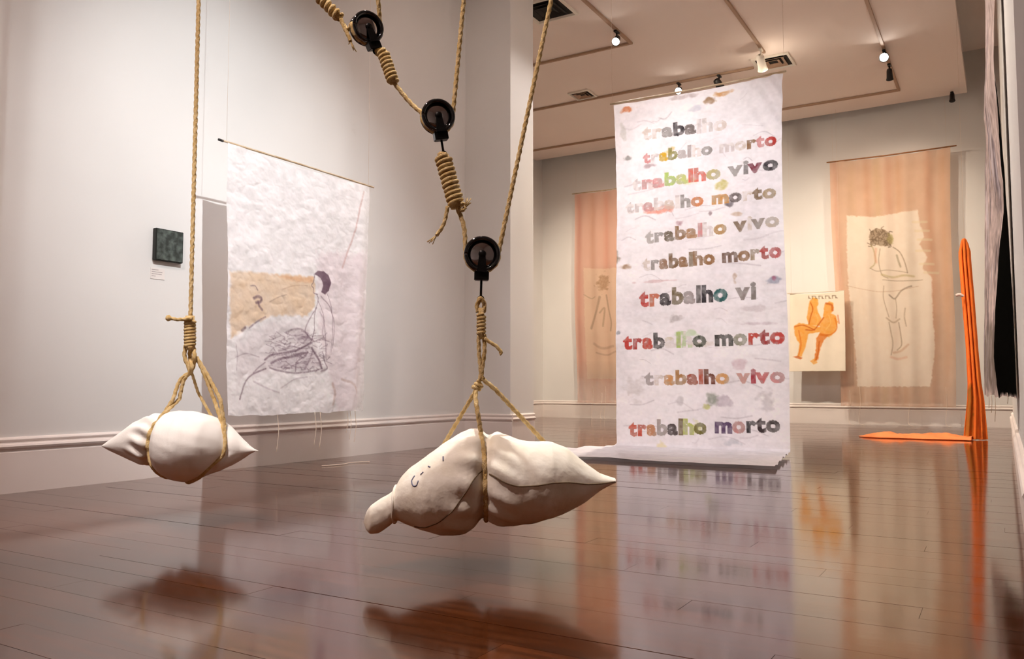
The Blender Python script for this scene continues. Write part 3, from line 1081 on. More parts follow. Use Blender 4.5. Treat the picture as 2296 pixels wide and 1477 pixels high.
# stains and paint marks on the cloth
for (u, v, w, h, c, a) in [(1405, 245, 20, 9, (205, 96, 40), .9), (1590, 222, 15, 9, (140, 104, 66), .85), (1628, 203, 22, 8, (205, 140, 70), .8), (1525, 215, 45, 6, (176, 160, 158), .6),
                           (1560, 240, 18, 8, (196, 200, 216), .6), (1395, 300, 8, 26, (196, 196, 190), .7), (1402, 355, 12, 7, (120, 120, 116), .8), (1455, 372, 14, 6, (150, 120, 124), .6),
                           (1500, 340, 14, 10, (214, 166, 44), .8), (1620, 412, 16, 12, (186, 176, 70), .75), (1545, 405, 22, 12, (196, 214, 130), .6), (1470, 415, 30, 10, (226, 190, 184), .6),
                           (1478, 470, 38, 9, (232, 130, 104), .75), (1440, 468, 6, 10, (196, 120, 120), .7), (1620, 440, 12, 9, (206, 140, 64), .8), (1637, 455, 12, 8, (74, 66, 72), .8),
                           (1593, 478, 6, 8, (110, 84, 90), .7), (1660, 478, 16, 5, (190, 160, 130), .7), (1523, 500, 10, 8, (150, 100, 110), .6), (1375, 580, 9, 22, (116, 98, 72), .85),
                           (1403, 598, 14, 8, (150, 116, 84), .8), (1735, 628, 18, 10, (120, 130, 156), .7), (1738, 622, 8, 7, (160, 50, 84), .75), (1648, 622, 6, 12, (170, 140, 110), .6),
                           (1515, 714, 18, 10, (170, 164, 164), .7), (1545, 748, 30, 9, (186, 216, 170), .7), (1555, 770, 60, 6, (206, 190, 170), .5), (1660, 815, 16, 14, (206, 176, 186), .6),
                           (1598, 895, 16, 22, (120, 130, 112), .75), (1585, 912, 10, 8, (180, 186, 80), .8), (1625, 900, 22, 16, (184, 172, 184), .7), (1425, 870, 26, 30, (204, 198, 196), .6),
                           (1525, 900, 10, 16, (186, 182, 184), .6), (1720, 900, 22, 26, (196, 192, 196), .6), (1560, 960, 14, 16, (204, 206, 120), .7), (1484, 1000, 14, 14, (236, 224, 168), .8),
                           (1640, 990, 20, 10, (190, 196, 204), .7), (1385, 745, 6, 6, (110, 118, 128), .7), (1700, 690, 40, 8, (206, 196, 200), .6), (1700, 725, 40, 5, (196, 180, 190), .6), (1480, 630, 60, 4, (196, 150, 150), .5)]:
    x, y_ = buv(u, v)
    x2, _ = buv(u + w, v)
    pr.blob(x, y_, abs(x2 - x), h * .0039, c, a, .5, 20)
for k in range(70):
    x, y_ = rng.uniform(.05, BW - .05), rng.uniform(.1, BL)
    ln = rng.uniform(.05, .35)
    g = int(rng.uniform(150, 205))
    pr.stroke([(x, y_), (x + ln * .5, y_ + rng.uniform(-.03, .03)), (x + ln, y_ + rng.uniform(-.05, .05))], rng.uniform(.004, .012), (g, g - 8, g), .45, .8, .6)

RED, BRN, BLK, PALE, GREY, GRN, PNK, ORG, OLV, MAR = ((190, 62, 56), (142, 108, 78), (44, 40, 44), (206, 192, 180), (150, 146, 144), (176, 204, 110), (214, 150, 150), (206, 124, 76), (140, 138, 84), (120, 48, 62))
FA = (200, 190, 190)
lines = [  # text, left photo x, right photo x, photo y at left, at right, letter height in photo px, colours
    ('trabalho', 1440, 1632, 312, 288, 34, [PALE, PALE, GREY, BLK, (120, 112, 110), FA, (196, 190, 188), PALE]),
    ('trabalho morto', 1440, 1748, 366, 322, 28, [PNK, FA, (214, 170, 50), OLV, (190, 180, 180), (176, 164, 164), PALE, GREY, 0, FA, PALE, BRN, PNK, RED, MAR]),
    ('trabalho vivo', 1415, 1752, 428, 376, 32, [FA, PNK, PNK, GRN, (196, 206, 130), (222, 110, 96), (222, 110, 96), (190, 180, 130), 0, GREY, (120, 116, 116), MAR, BLK]),
    ('trabalho morto', 1400, 1748, 478, 440, 30, [FA, FA, PNK, FA, PALE, FA, GREY, ORG, 0, (204, 150, 90), (110, 100, 100), PALE, (130, 108, 84), (170, 150, 120)]),
    ('trabalho vivo', 1446, 1754, 546, 504, 32, [(186, 182, 180), GREY, (104, 92, 76), BRN, (170, 130, 96), PNK, FA, (186, 150, 104), 0, (140, 122, 104), PALE, (150, 140, 132), (196, 184, 170)]),
    ('trabalho morto', 1440, 1758, 606, 574, 33, [PALE, GREY, (150, 120, 100), (124, 96, 70), BRN, (134, 116, 92), BRN, (150, 110, 74), 0, (116, 92, 80), BRN, (160, 144, 120), (176, 70, 66), (196, 84, 84)]),
    ('trabalho vi', 1434, 1698, 686, 668, 40, [RED, (200, 120, 96), (48, 42, 44), (110, 96, 70), (160, 150, 150), (96, 92, 92), (52, 50, 54), (44, 92, 92), 0, (140, 130, 126), (130, 124, 120)]),
    ('trabalho morto', 1398, 1762, 782, 768, 36, [(196, 70, 62), (170, 64, 60), (196, 86, 74), (60, 58, 58), (212, 204, 180), GRN, (186, 210, 160), (64, 70, 58), 0, (64, 64, 60), (150, 150, 130), (196, 76, 64), (160, 52, 50), (200, 76, 70)]),
    ('trabalho vivo', 1446, 1762, 862, 856, 33, [(170, 160, 160), PALE, (206, 150, 96), (176, 130, 84), (160, 74, 52), (190, 90, 70), (110, 60, 44), (214, 160, 104), 0, (206, 160, 150), (170, 60, 70), (200, 110, 110), PNK]),
    ('trabalho morto', 1410, 1752, 976, 966, 36, [(206, 96, 76), (200, 84, 66), (196, 140, 104), (170, 160, 156), (84, 76, 76), (120, 104, 76), (190, 200, 110), (110, 104, 52), 0, (92, 72, 104), (206, 140, 136), (44, 42, 46), (60, 50, 52), (70, 64, 64)]),
]
GL = letter_tris()
for text, ua, ub, va, vb, hp, cols in lines:
    xa, ya = buv(ua, va)
    xb, yb = buv(ub, vb)
    hm = hp * 0.00385
    adv = []
    for ch in text:
        adv.append(.34 if ch == ' ' else GL[ch][..., 0].max() + .015)
    tot = sum(adv)
    sx = (xb - xa) / tot
    pen = 0
    for i, ch in enumerate(text):
        if ch != ' ':
            c = cols[i] if i < len(cols) and cols[i] else GREY
            f = (pen + adv[i] / 2) / tot
            tri = GL[ch].copy()
            x = xa + (pen + tri[..., 0]) * sx
            yy = ya + (yb - ya) * f - tri[..., 1] * hm / .74
            light = sum(c) / 3 > 185
            c2 = tuple(int(q * .6 + 70) for q in c) if not light else (228, 222, 220)
            pr.tris(np.stack([x, yy], -1), c, .85 if light else .95, .55 if light else .40, 30, c2)
        pen += adv[i]


def banner_place(x, y):
    sx = x / BW
    bot = np.clip((y - (BL - .06)) / .06, 0, 1)
    wave = .030 * (fbm(x * 2.2 + 4, y * .8, 21, 3) - .5) + .022 * (fbm(x * 4, y * 8, 22, 4) - .5)
    corner = np.exp(-((x - BW) / .25) ** 2) * np.exp(-(y / .5) ** 2)
    wave = wave + .02 * corner * np.sin((x - .6 * (y)) * 40)
    z = BZ - y
    sag = -.018 * np.sin(np.pi * sx) * np.clip(1 - y / .4, 0, 1)
    X = BX0 + x + .012 * np.sin(y * 2.1) * (1 - 2 * sx) - .02 * np.sin(np.pi * np.clip(y / BL, 0, 1)) * (sx - .5) * 2
    Y = YB + wave
    Z = z + sag
    # the rest of the length lies on the boards in shallow folds
    s = np.clip(y - (BL - .05), 0, None)
    on = s > 0
    fold = .010 + .022 * np.abs(np.sin(s * 11 + 1.2 * fbm(x * 1.5, s * 2, 31, 2))) * np.clip(s * 8, 0, 1) * np.clip(1.5 - s * .8, .3, 1) + .012 * fbm(x * 7, s * 9, 33, 3)
    lean = .10 * s
    Z = np.where(on, np.maximum(.05 * np.exp(-s * 30) + fold * (1 - np.exp(-s * 25)) + .003, .004), Z)
    Y = np.where(on, YB - s * .96 + wave * np.exp(-s * 6) + .10 * (fbm(x * 3, s * 3, 35, 2) - .5) * np.clip(s, 0, 1), Y)
    X = np.where(on, X - .42 * s * (1 - sx) * .9 + .12 * s * sx, X)
    return np.stack([X, Y, Z], 1)


M_print = cloth_mat('printed_cotton', .85, False, .18, .3, 300)
bn = empty('lettered_banner', (-2.36, YB, 0), 'tall white banner printed with rows of coloured words, its foot folded on the floor', 'banner')
cloth('cloth', pr, banner_place, M_print, bn)
rod = [(BX0 - .03, YB, BZ + .012), ((BX0 + BX1) / 2, YB, BZ + .004), (BX1 + .03, YB, BZ + .012)]
tube('rod', rod, .009, M_wood, bn, 10)
for xx in (BX0 - .01, BX1 + .01):
    tube('cord', [(xx, YB, BZ + .015), (xx, YB, 4.0), (xx, YB, ZN - .12)], .0012, M_thread, bn, 5)


# ------------------------------------------------------------------ banner with the drawing, before the left wall
XB = -4.34
LY0, LY1, LZ1, LZ0 = 3.635, 5.05, 2.185, .395
LW, LH = LY1 - LY0, LZ1 - LZ0
pl = Print(LW, LH, 210, (248, 245, 247), 1.0)
pl.mottle(.07, 5, 41, (1, 1, 1))
pl.mottle(.10, 18, 42, (1, .9, 1))


def luv(u, v):
    p = on_x(u, v, XB)
    return (p[1] - LY0, LZ1 - p[2])


def L(*uv):
    return [luv(a, b) for a, b in uv]


LINE = (112, 88, 102)
pl.poly(L((505, 604), (560, 606), (640, 612), (704, 618), (712, 640), (708, 690), (690, 712), (640, 708), (600, 712), (560, 728), (530, 748), (505, 760)), (232, 200, 164), .85, .02, .35)
pl.poly(L((600, 612), (704, 620), (704, 638), (640, 630)), (232, 176, 130), .6, .02, .3)
pl.poly(L((708, 560), (830, 560), (830, 930), (760, 930), (735, 840), (712, 760)), (230, 206, 214), .45, .05, .4)
pl.poly(L((520, 760), (600, 715), (690, 720), (720, 780), (735, 835), (600, 840), (540, 850), (515, 900)), (224, 214, 218), .6, .04, .4)
pl.poly(L((588, 806), (620, 796), (690, 770), (706, 780), (724, 826), (660, 836), (600, 828)), (168, 150, 164), .42, .04, .8, 34)
pl.poly(L((640, 745), (690, 738), (706, 770), (670, 775)), (176, 160, 170), .5, .03, .6, 30)
# seated figure, in profile, hair dark
pl.poly(L((703, 615), (714, 606), (728, 607), (739, 616), (744, 634), (741, 652), (732, 662), (722, 656), (726, 640), (722, 626), (712, 619)), (98, 72, 88), .95, .006, .3)
for s, w, c, a in [
    (((706, 618), (703, 632), (699, 640), (704, 646), (704, 656), (714, 660)), .006, LINE, .8), (((712, 660), (716, 672), (708, 700), (705, 740)), .006, LINE, .7),
    (((735, 655), (742, 672), (748, 700), (748, 740), (744, 790)), .006, LINE, .55), (((705, 740), (700, 760), (690, 772), (660, 788)), .008, LINE, .7),
    (((716, 675), (726, 700), (730, 740), (732, 775), (730, 800)), .006, LINE, .6), (((735, 770), (733, 806), (742, 800)), .006, LINE, .6),
    (((700, 768), (660, 786), (632, 791), (604, 796), (588, 806)), .012, LINE, .8), (((690, 790), (655, 799), (625, 804), (604, 814)), .014, LINE, .7), (((600, 824), (618, 830), (660, 836), (700, 832), (724, 826)), .010, LINE, .6), (((704, 786), (694, 806), (684, 826)), .012, LINE, .5), (((650, 770), (640, 782), (622, 786)), .012, LINE, .45), (((712, 690), (694, 716), (684, 742), (694, 756)), .009, LINE, .55), (((722, 664), (744, 690), (752, 730), (748, 780)), .008, LINE, .5), (((724, 790), (730, 812), (736, 826), (722, 832)), .012, LINE, .6),
    (((700, 780), (712, 800), (722, 824)), .014, LINE, .8), (((690, 790), (680, 800), (664, 812), (662, 832)), .010, LINE, .6), (((640, 745), (655, 738), (675, 738), (690, 752), (680, 768)), .012, LINE, .5),
    (((668, 760), (690, 756), (705, 765)), .014, LINE, .5), (((590, 826), (560, 838), (545, 850), (535, 868), (526, 895)), .009, LINE, .75), (((560, 836), (575, 822), (588, 812)), .008, LINE, .6),
    (((556, 640), (566, 640), (572, 650)), .007, LINE, .6), (((563, 668), (572, 664), (580, 668), (578, 676), (568, 678)), .016, LINE, .8), (((573, 676), (576, 686), (582, 694)), .014, LINE, .75),
    (((590, 710), (578, 716), (566, 724), (552, 734)), .010, LINE, .6), (((536, 740), (542, 734)), .016, LINE, .7), (((520, 800), (545, 792), (575, 800)), .006, LINE, .35),
    (((560, 855), (590, 870), (620, 880)), .010, LINE, .3), (((625, 870), (660, 850), (690, 845)), .008, LINE, .3), (((750, 860), (756, 880), (752, 905)), .020, (170, 136, 122), .5),
    (((770, 850), (790, 860), (800, 880)), .016, (176, 146, 132), .5), (((640, 660), (620, 666), (600, 676)), .006, (150, 120, 104), .5), (((690, 640), (660, 640), (630, 648)), .006, (170, 130, 100), .4),
    (((720, 700), (728, 720), (724, 745), (730, 762)), .012, LINE, .35), (((815, 430), (805, 470), (800, 500), (790, 540), (780, 570), (770, 600)), .014, (206, 170, 166), .7), (((520, 770), (524, 800), (520, 830)), .005, LINE, .3)]:
    pl.stroke(L(*s), w * 1.15, c, a, .6, .5)
for k in range(150):
    u, v = rng.uniform(600, 735), rng.uniform(742, 830)
    pl.stroke(L((u, v), (u + rng.uniform(-22, 22), v + rng.uniform(-8, 8))), .007, LINE, .42, .6, .5)
# the right selvedge is worn thin and sheer
thin = np.clip((pl.X - (LW - .12)) / .10, 0, 1) * np.clip(.55 + .6 * fbm(pl.X * 9, pl.Y * 3, 44, 3), 0, 1)
low = np.clip((pl.X - (LW - .30)) / .2, 0, 1) * np.clip((pl.Y - (LH - .35)) / .3, 0, 1)
pl.c[..., 3] = np.clip(1 - .45 * thin - .5 * low * (fbm(pl.X * 14, pl.Y * 5, 45, 3) + .2), .12, 1)


def left_place(x, y):
    sx = x / LW
    w = .030 * (fbm(x * 3 + 1, y * 3, 51, 4) - .5) + .020 * (np.abs(fbm(x * 9, y * 11, 52, 4) - .5))
    w = w + .035 * np.exp(-((sx - .97 + .05 * y) / .05) ** 2) * np.clip(y, 0, 1)
    X = XB + w
    Y = LY0 + x + .05 * np.clip(y / LH, 0, 1) * (1 - sx) - .05 * np.clip(y / LH, 0, 1) * sx
    Z = LZ1 - y - .012 * np.sin(np.pi * sx) * np.clip(1 - y / .4, 0, 1) + .025 * np.clip(y / LH - .9, 0, 1) * 10 * (fbm(x * 6, 0 * y, 53, 3) - .5)
    return np.stack([X, Y, Z], 1)


M_sheer = cloth_mat('thin_cotton', .9, True, .2, .5, 260)
db = empty('drawing_banner', (XB, (LY0 + LY1) / 2, 0), 'crumpled white banner with a line drawing of a seated figure, before the left wall', 'banner')
cloth('cloth', pl, left_place, M_sheer, db)
tube('rod', [on_x(492, 313, XB), on_x(660, 364, XB), on_x(838, 420, XB)], .007, M_wood, db, 10)
tube('rod_tip', [on_x(490, 312.5, XB), on_x(500, 316, XB)], .0085, M_lampblack, db, 8)
for uu in (508, 826):
    p = on_x(uu, 318 if uu < 600 else 416, XB)
    tube('cord', [p, p + [0, 0, 1.2], [p[0], p[1], ZN]], .0009, M_thread, db, 5)
for u, v0, v1 in ((622, 931, 1012), (718, 930, 1004), (706, 930, 998), (785, 926, 985), (796, 925, 990), (778, 926, 970)):
    p, q = on_x(u, v0 - 6, XB), on_x(u - 2, v1, XB)
    m = (p + q) / 2 + np.array([.01, .006, 0])
    tube('loose_thread', catmull([p, m, q], 6), .0022, M_thread, db, 5)
q = catmull([np.array([-4.33, 4.55, .006]), np.array([-4.28, 4.7, .006]), np.array([-4.31, 4.86, .006]), np.array([-4.24, 4.98, .006])], 8)
tube('loose_thread', q, .003, M_thread, db, 5)

# dark plaque and its caption
M_plq = noise_mat('dark_print', rgb(38, 46, 42), rgb(92, 104, 98), .5, 22, .3, 60, lo=.42, hi=.7)
M_plqe = new_mat('plaque_edge', rgb(24, 26, 22), .6)
pq = empty('wall_plaque', (XL, 3.51, 1.4), 'small square dark green picture panel on the left wall', 'picture')
box('panel', (XL + .001, 3.405, 1.412), (XL + .035, 3.615, 1.622), M_plqe, pq, .003)
box('picture_face', (XL + .0352, 3.412, 1.418), (XL + .037, 3.609, 1.616), M_plq, pq)
cap = empty('caption_card', (XL, 3.45, 1.32), 'tiny pale caption card on the wall below the dark panel', 'label')
box('card', (XL + .0005, 3.395, 1.29), (XL + .003, 3.50, 1.362), new_mat('card', rgb(232, 226, 222), .8), cap)
for i, w in enumerate((.05, .08, .075, .03)):
    box('print_line', (XL + .003, 3.403, 1.349 - i * .014), (XL + .0034, 3.403 + w, 1.353 - i * .014), new_mat('caption_ink', rgb(170, 160, 160), .8), cap)


# ------------------------------------------------------------------ hangings of the far room
M_gauze = cloth_mat('gauze', .9, True, .35, .2, 400)


def flat_place(x0, y0, z0, w, h, seed, amp=.02, tw=.0):
    def P(x, y):
        s = x / w
        t = np.clip(y / h, 0, 1)
        X = x0 + x * (1 - tw * t) + tw * t * w * .6 + .015 * np.sin(y * 1.7 + seed)
        Y = y0 + amp * (np.sin(x * 22 + 1.5 * fbm(x * 2, y, seed, 2)) * .5 + fbm(x * 4, y * 2, seed + 1, 3) - .5)
        Z = z0 - y - .02 * np.sin(np.pi * s) * (1 - t)
        return np.stack([X, Y, Z], 1)
    return P


# tall beige hanging on the right of the far wall
YG = 13.25
GX0, GX1, GZ = -2.20, -.555, 4.0
GW, GH = GX1 - GX0, 3.72
pg = Print(GW, GH, 120, (232, 196, 168), .82)


def guv(u, v):
    p = on_y(u, v, YG)
    return (p[0] - GX0 - .09 * np.clip((GZ - p[2]) / GH, 0, 1) * 0, GZ - p[2])


def G(*uv):
    return [guv(a, b) for a, b in uv]


for xs, c in ((.06, (222, 140, 110)), (.30, (226, 190, 150)), (.52, (218, 150, 112)), (.66, (214, 186, 130)), (.82, (224, 150, 120)), (.95, (220, 160, 116)), (1.35, (222, 146, 112)), (1.54, (226, 166, 120))):
    pg.stroke([(xs, 0), (xs + .02, 1.5), (xs, GH)], .09, c, .30, .8, .3)
pg.mottle(.05, 7, 61)
pg.poly(G((1897, 480), (1950, 482), (1990, 478), (2030, 470), (2062, 466), (2068, 500), (2078, 530), (2066, 545), (2084, 575), (2072, 600), (2094, 620), (2094, 700), (2100, 780), (2090, 868), (1912, 868), (1905, 760), (1896, 640)), (250, 240, 226), .94, .02, .12, alpha=.97)
for (u, v) in ((2075, 495), (2080, 515), (2086, 535), (2082, 560), (2090, 590), (2100, 610)):
    pg.stroke(G((u - 25, v), (u + 6, v + 1)), .035, (242, 226, 196), .8, .4, .2)
pg.stroke(G((1893, 640), (1960, 652), (2010, 650), (2060, 640)), .012, (206, 176, 150), .6)
FIG, OCH = (150, 130, 104), (186, 170, 120)
hair = G((1948, 530), (1952, 515), (1964, 508), (1982, 510), (1996, 518), (2004, 534), (2000, 548), (1986, 552), (1972, 550), (1962, 546), (1952, 546))
pg.poly(hair, (164, 144, 120), .95, .015, .3, 40)
for k in range(45):
    u, v = rng.uniform(1952, 1998), rng.uniform(512, 548)
    a = rng.uniform(0, 6.28)
    pg.stroke(G((u, v), (u + 5 * math.cos(a), v + 5 * math.sin(a)), (u + 8 * math.cos(a + .9), v + 8 * math.sin(a + .9))), .014, (124, 106, 86), .7, .5, .3)
pg.blob(*guv(1998, 532), .05, .08, (176, 170, 104), .7)
for s, w, c, a in [(((1953, 548), (1958, 556), (1962, 575), (1960, 590), (1950, 600)), .016, OCH, .7), (((1964, 556), (1962, 572), (1964, 586)), .03, (226, 170, 140), .6),
                   (((1974, 556), (1970, 580), (1972, 600), (1978, 616), (1990, 622)), .012, FIG, .6), (((2004, 552), (2018, 562), (2028, 580), (2034, 600), (2036, 610)), .014, FIG, .7),
                   (((2012, 570), (2016, 585), (2020, 596)), .022, (150, 140, 110), .7), (((1950, 600), (1965, 606), (1990, 604), (2015, 606), (2036, 610)), .012, FIG, .5),
                   (((1976, 614), (2000, 620), (2025, 616), (2050, 618)), .025, (190, 176, 120), .6), (((1978, 626), (2010, 628), (2040, 628), (2070, 626)), .012, FIG, .5),
                   (((1980, 640), (1978, 665), (1984, 690), (1990, 710)), .012, FIG, .55), (((1992, 660), (2004, 668), (2018, 652), (2032, 644), (2044, 640)), .018, (150, 132, 112), .8),
                   (((2006, 668), (2008, 690), (2006, 712)), .012, FIG, .5), (((2028, 690), (2026, 710), (2030, 730)), .016, FIG, .5), (((1984, 712), (2000, 722), (2014, 714)), .02, (170, 148, 120), .6),
                   (((1990, 722), (1994, 745), (1998, 770), (1994, 795)), .014, FIG, .6), (((2012, 722), (2016, 748), (2018, 772), (2008, 784)), .014, FIG, .65), (((2000, 790), (2016, 786), (2034, 772)), .028, (206, 164, 132), .6),
                   (((1994, 800), (2010, 804), (2030, 800)), .03, (224, 176, 150), .6)]:
    pg.stroke(G(*s), w * 1.15, c, a, .6, .4)
fade = np.clip((pg.Y - 2.0) / 1.5, 0, 1)
pg.c[..., 3] *= 1 - .35 * fade * np.clip(1 - (pg.c[..., 3] > .9) * .6, 0, 1)
gb = empty('gauze_hanging', (-1.38, YG, .3), 'tall beige-orange sheer hanging with a drawn standing figure, right on the far wall', 'hanging')
cloth('cloth', pg, flat_place(GX0, YG, GZ, GW, GH, 3, .035, .07), M_gauze, gb)
tube('rod', [(GX0 - .04, YG, GZ + .01), (-1.4, YG, GZ + .0), (GX1 + .08, YG, GZ + .012)], .011, noise_mat('brown_bamboo', rgb(168, 116, 74), rgb(146, 98, 62), .6, 12), gb, 8)
for xx in (GX0 + .05, GX1 - .05):
    tube('cord', [(xx, YG, GZ + .01), (xx, YG, 4.8), (xx, YG, ZU)], .001, M_thread, gb, 5)

# its fellow on the left, mostly behind the lettered banner
HX0, HX1, HZ = -6.58, -5.20, 4.03
HW, HH = HX1 - HX0, 3.75
ph = Print(HW, HH, 110, (232, 188, 168), .8)
for xs, c in ((.08, (224, 130, 110)), (.35, (216, 160, 124)), (.62, (224, 136, 108)), (.9, (222, 170, 136)), (1.2, (226, 140, 112))):
    ph.stroke([(xs, 0), (xs + .02, 1.5), (xs, HH)], .10, c, .32, .8, .3)


def H(*uv):
    return [(on_y(a, b, YG)[0] - HX0, HZ - on_y(a, b, YG)[2]) for a, b in uv]


ph.poly(H((1308, 598), (1345, 600), (1400, 596), (1430, 600), (1440, 850), (1312, 850)), (228, 202, 178), .9, .02, .15, alpha=.95)
ph.blob(*H((1353, 632))[0], .14, .17, (176, 142, 112), .9)
for s, w, c, a in [(((1346, 665), (1340, 690), (1330, 720), (1325, 735)), .03, (150, 128, 108), .6), (((1360, 660), (1365, 690), (1372, 720), (1370, 740)), .02, (150, 128, 108), .55), (((1346, 700), (1356, 690), (1352, 730)), .02, FIG, .5),
                   (((1330, 770), (1350, 780), (1375, 775)), .03, (176, 146, 126), .5), (((1335, 790), (1360, 795), (1385, 785)), .02, (176, 146, 126), .5), (((1310, 660), (1325, 668), (1335, 664)), .014, FIG, .4)]:
    ph.stroke(H(*s), w * 1.5, c, a, .5, .35)
ph.c[..., 3] *= 1 - .5 * np.clip((ph.Y - 3.0) / .4, 0, 1)
hb = empty('gauze_hanging', (-5.9, YG, .3), 'sheer salmon-pink hanging on the far wall, partly hidden by the lettered banner', 'hanging')
cloth('cloth', ph, flat_place(HX0, YG, HZ, HW, HH, 8, .035, .04), M_gauze, hb)
tube('rod', [(HX0 - .03, YG, HZ + .01), (-5.9, YG, HZ), (HX1 + .03, YG, HZ + .01)], .010, M_wood, hb, 8)
for xx in (HX0 + .05, HX1 - .05):
    tube('cord', [(xx, YG, HZ + .01), (xx, YG, 4.8), (xx, YG, ZU)], .001, M_thread, hb, 5)

for par, xs_ in ((hb, (-6.22, -6.05, -5.98)), (gb, (-2.0, -1.86, -1.2, -.72))):
    for xx in xs_:
        ln = random.uniform(.25, .6)
        zt = .32
        tube('loose_thread', catmull([(xx, YG, zt + .25), (xx + .01, YG - .02, zt), (xx - .01, YG - .05, .05), (xx + .08, YG - .16, .004)], 6), .0022, M_thread, par, 5)
# small poster painted in orange
YO = 13.02
OX0, OX1, OZ1, OZ0 = -2.80, -2.015, 1.99, .80
OW, OH = OX1 - OX0, OZ1 - OZ0
po = Print(OW, OH, 150, (246, 236, 218), 1)
po.mottle(.05, 6, 71)


def O(*uv):
    return [(on_y(a, b, YO)[0] - OX0, OZ1 - on_y(a, b, YO)[2]) for a, b in uv]


OR1, OR2, OR3 = (242, 166, 62), (226, 128, 48), (206, 104, 40)
po.poly(O((1812, 672), (1820, 662), (1830, 664), (1834, 676), (1830, 690), (1836, 702), (1842, 715), (1838, 730), (1812, 728), (1806, 712), (1808, 696)), OR1, .95, .015, .35, 30)
po.poly(O((1846, 680), (1856, 672), (1866, 676), (1868, 690), (1862, 700), (1872, 706), (1878, 720), (1872, 742), (1858, 756), (1836, 752), (1836, 728), (1842, 706)), OR1, .95, .015, .35, 30)
po.poly(O((1778, 730), (1790, 722), (1812, 724), (1840, 732), (1838, 744), (1812, 748), (1808, 775), (1800, 800), (1788, 800), (1792, 770), (1780, 752)), OR1, .95, .015, .3, 30)
po.poly(O((1836, 744), (1860, 748), (1848, 762), (1840, 780), (1836, 806), (1824, 812), (1828, 780), (1828, 756)), OR2, .95, .015, .3, 30)
po.poly(O((1776, 800), (1790, 796), (1802, 802), (1796, 806)), OR3, .9, .01)
po.poly(O((1816, 808), (1830, 800), (1834, 814), (1824, 818)), OR1, .8, .01)
for s, w, c in [(((1815, 676), (1820, 690), (1816, 706), (1812, 725)), .016, OR3), (((1850, 678), (1862, 682), (1864, 694)), .03, OR3), (((1845, 710), (1832, 728), (1822, 738), (1806, 738)), .02, OR3), (((1870, 712), (1874, 735), (1862, 748), (1842, 750)), .018, OR2),
                (((1790, 740), (1796, 770), (1792, 795)), .018, OR2), (((1780, 732), (1800, 728), (1825, 738)), .016, OR3), (((1836, 765), (1834, 790), (1830, 806)), .02, OR3), (((1826, 700), (1832, 715), (1826, 730)), .012, (250, 206, 120)), (((1856, 705), (1860, 722), (1850, 738)), .012, (250, 206, 120)), (((1876, 706), (1879, 724)), .02, (226, 150, 110))]:
    po.stroke(O(*s), w, c, .85, .5, .3)
# the faded heading cannot be read in the photograph: worn dark strokes
for i, u in enumerate(np.linspace(1811, 1871, 9)):
    po.stroke(O((u, 661), (u + .6, 667)), .012, (120, 96, 70), .7, .5, .4)
    if i % 2:
        po.stroke(O((u, 661), (u + 5, 661)), .014, (120, 98, 74), .7, .4, .4)
    else:
        po.stroke(O((u, 665), (u + 4, 667)), .014, (120, 98, 74), .6, .4, .4)
pb = empty('painted_poster', ((OX0 + OX1) / 2, YO, OZ0), 'small white poster painted with two seated orange figures, before the far wall', 'poster')
cloth('sheet', po, flat_place(OX0, YO, OZ1, OW, OH, 14, .02, -.03), cloth_mat('poster_cloth', .85, False, .2, .2, 300), pb, .002)
tube('rod', [(OX0 - .02, YO, OZ1 + .004), ((OX0 + OX1) / 2, YO, OZ1), (OX1 + .02, YO, OZ1 + .004)], .006, M_thread, pb, 8)
for xx in (OX0 + .04, OX1 - .04):
    tube('cord', [(xx, YO, OZ1), (xx, YO, 3.5), (xx, YO, ZD)], .0008, M_thread, pb, 5)

# orange cloth hanging to the floor and trailing over it
YQ = 10.35
qx = [on_y(2163, v, YQ) for v in (556, 985)]
pq2 = Print(1.0, 2.22, 90, (255, 138, 58), 1)
pq2.mottle(.16, 8, 81, (1, .7, .3))
for xs, c in ((.12, (250, 130, 60)), (.3, (240, 112, 40)), (.48, (250, 124, 50)), (.66, (236, 104, 40)), (.85, (248, 120, 56))):
    pq2.stroke([(xs, 0), (xs + .02, 1.2), (xs, 2.2)], .05, c, .6, .8, .3)
pq2.poly([(.0, 1.62), (.42, 1.55), (.44, 2.22), (.0, 2.22)], (150, 106, 40), .8, .06, .4)
pq2.poly([(.62, 1.2), (.72, 1.2), (.80, 2.22), (.62, 2.22)], (176, 72, 26), .7, .04, .3)


def orange_place(x, y):
    s = x
    t = y / 2.22
    wd = np.interp(t, [0, .015, .06, .3, .55, .72, .85, 1.0], [.03, .07, .115, .12, .115, .13, .18, .235])
    cxx = np.interp(t, [0, .1, .5, .8, 1.0], [qx[0][0] - .004, qx[0][0] - .004, qx[0][0] + .03, qx[0][0] + .05, qx[0][0] + .035])
    ph_ = s * np.pi * 7
    X = cxx + (s - .5) * wd + .012 * np.sin(ph_ * 2)
    Y = YQ + .035 * np.sin(ph_) + .02 * fbm(x * 5, y * 2, 83, 2) + .05 * (np.abs(s - .5) * 2) ** 2
    Z = np.where(True, 2.21 - y, 0) * 1.0
    Z = np.maximum(Z, .008) - .03 * (np.abs(s - .5) * 2) ** 2 * np.exp(-t * 30)
    return np.stack([X, Y, Z], 1)


M_orange = cloth_mat('orange_cotton', .8, False, .3, .3, 200)
ob = empty('orange_cloth', (-.38, YQ, 0), 'bright orange cloth hanging in a narrow strip and trailing across the floor', 'cloth')
cloth('hanging_strip', pq2, orange_place, M_orange, ob, .004)
pt_ = Print(1.30, 1.0, 60, (255, 150, 92), 1)
pt_.mottle(.14, 6, 85, (1, .8, .5))


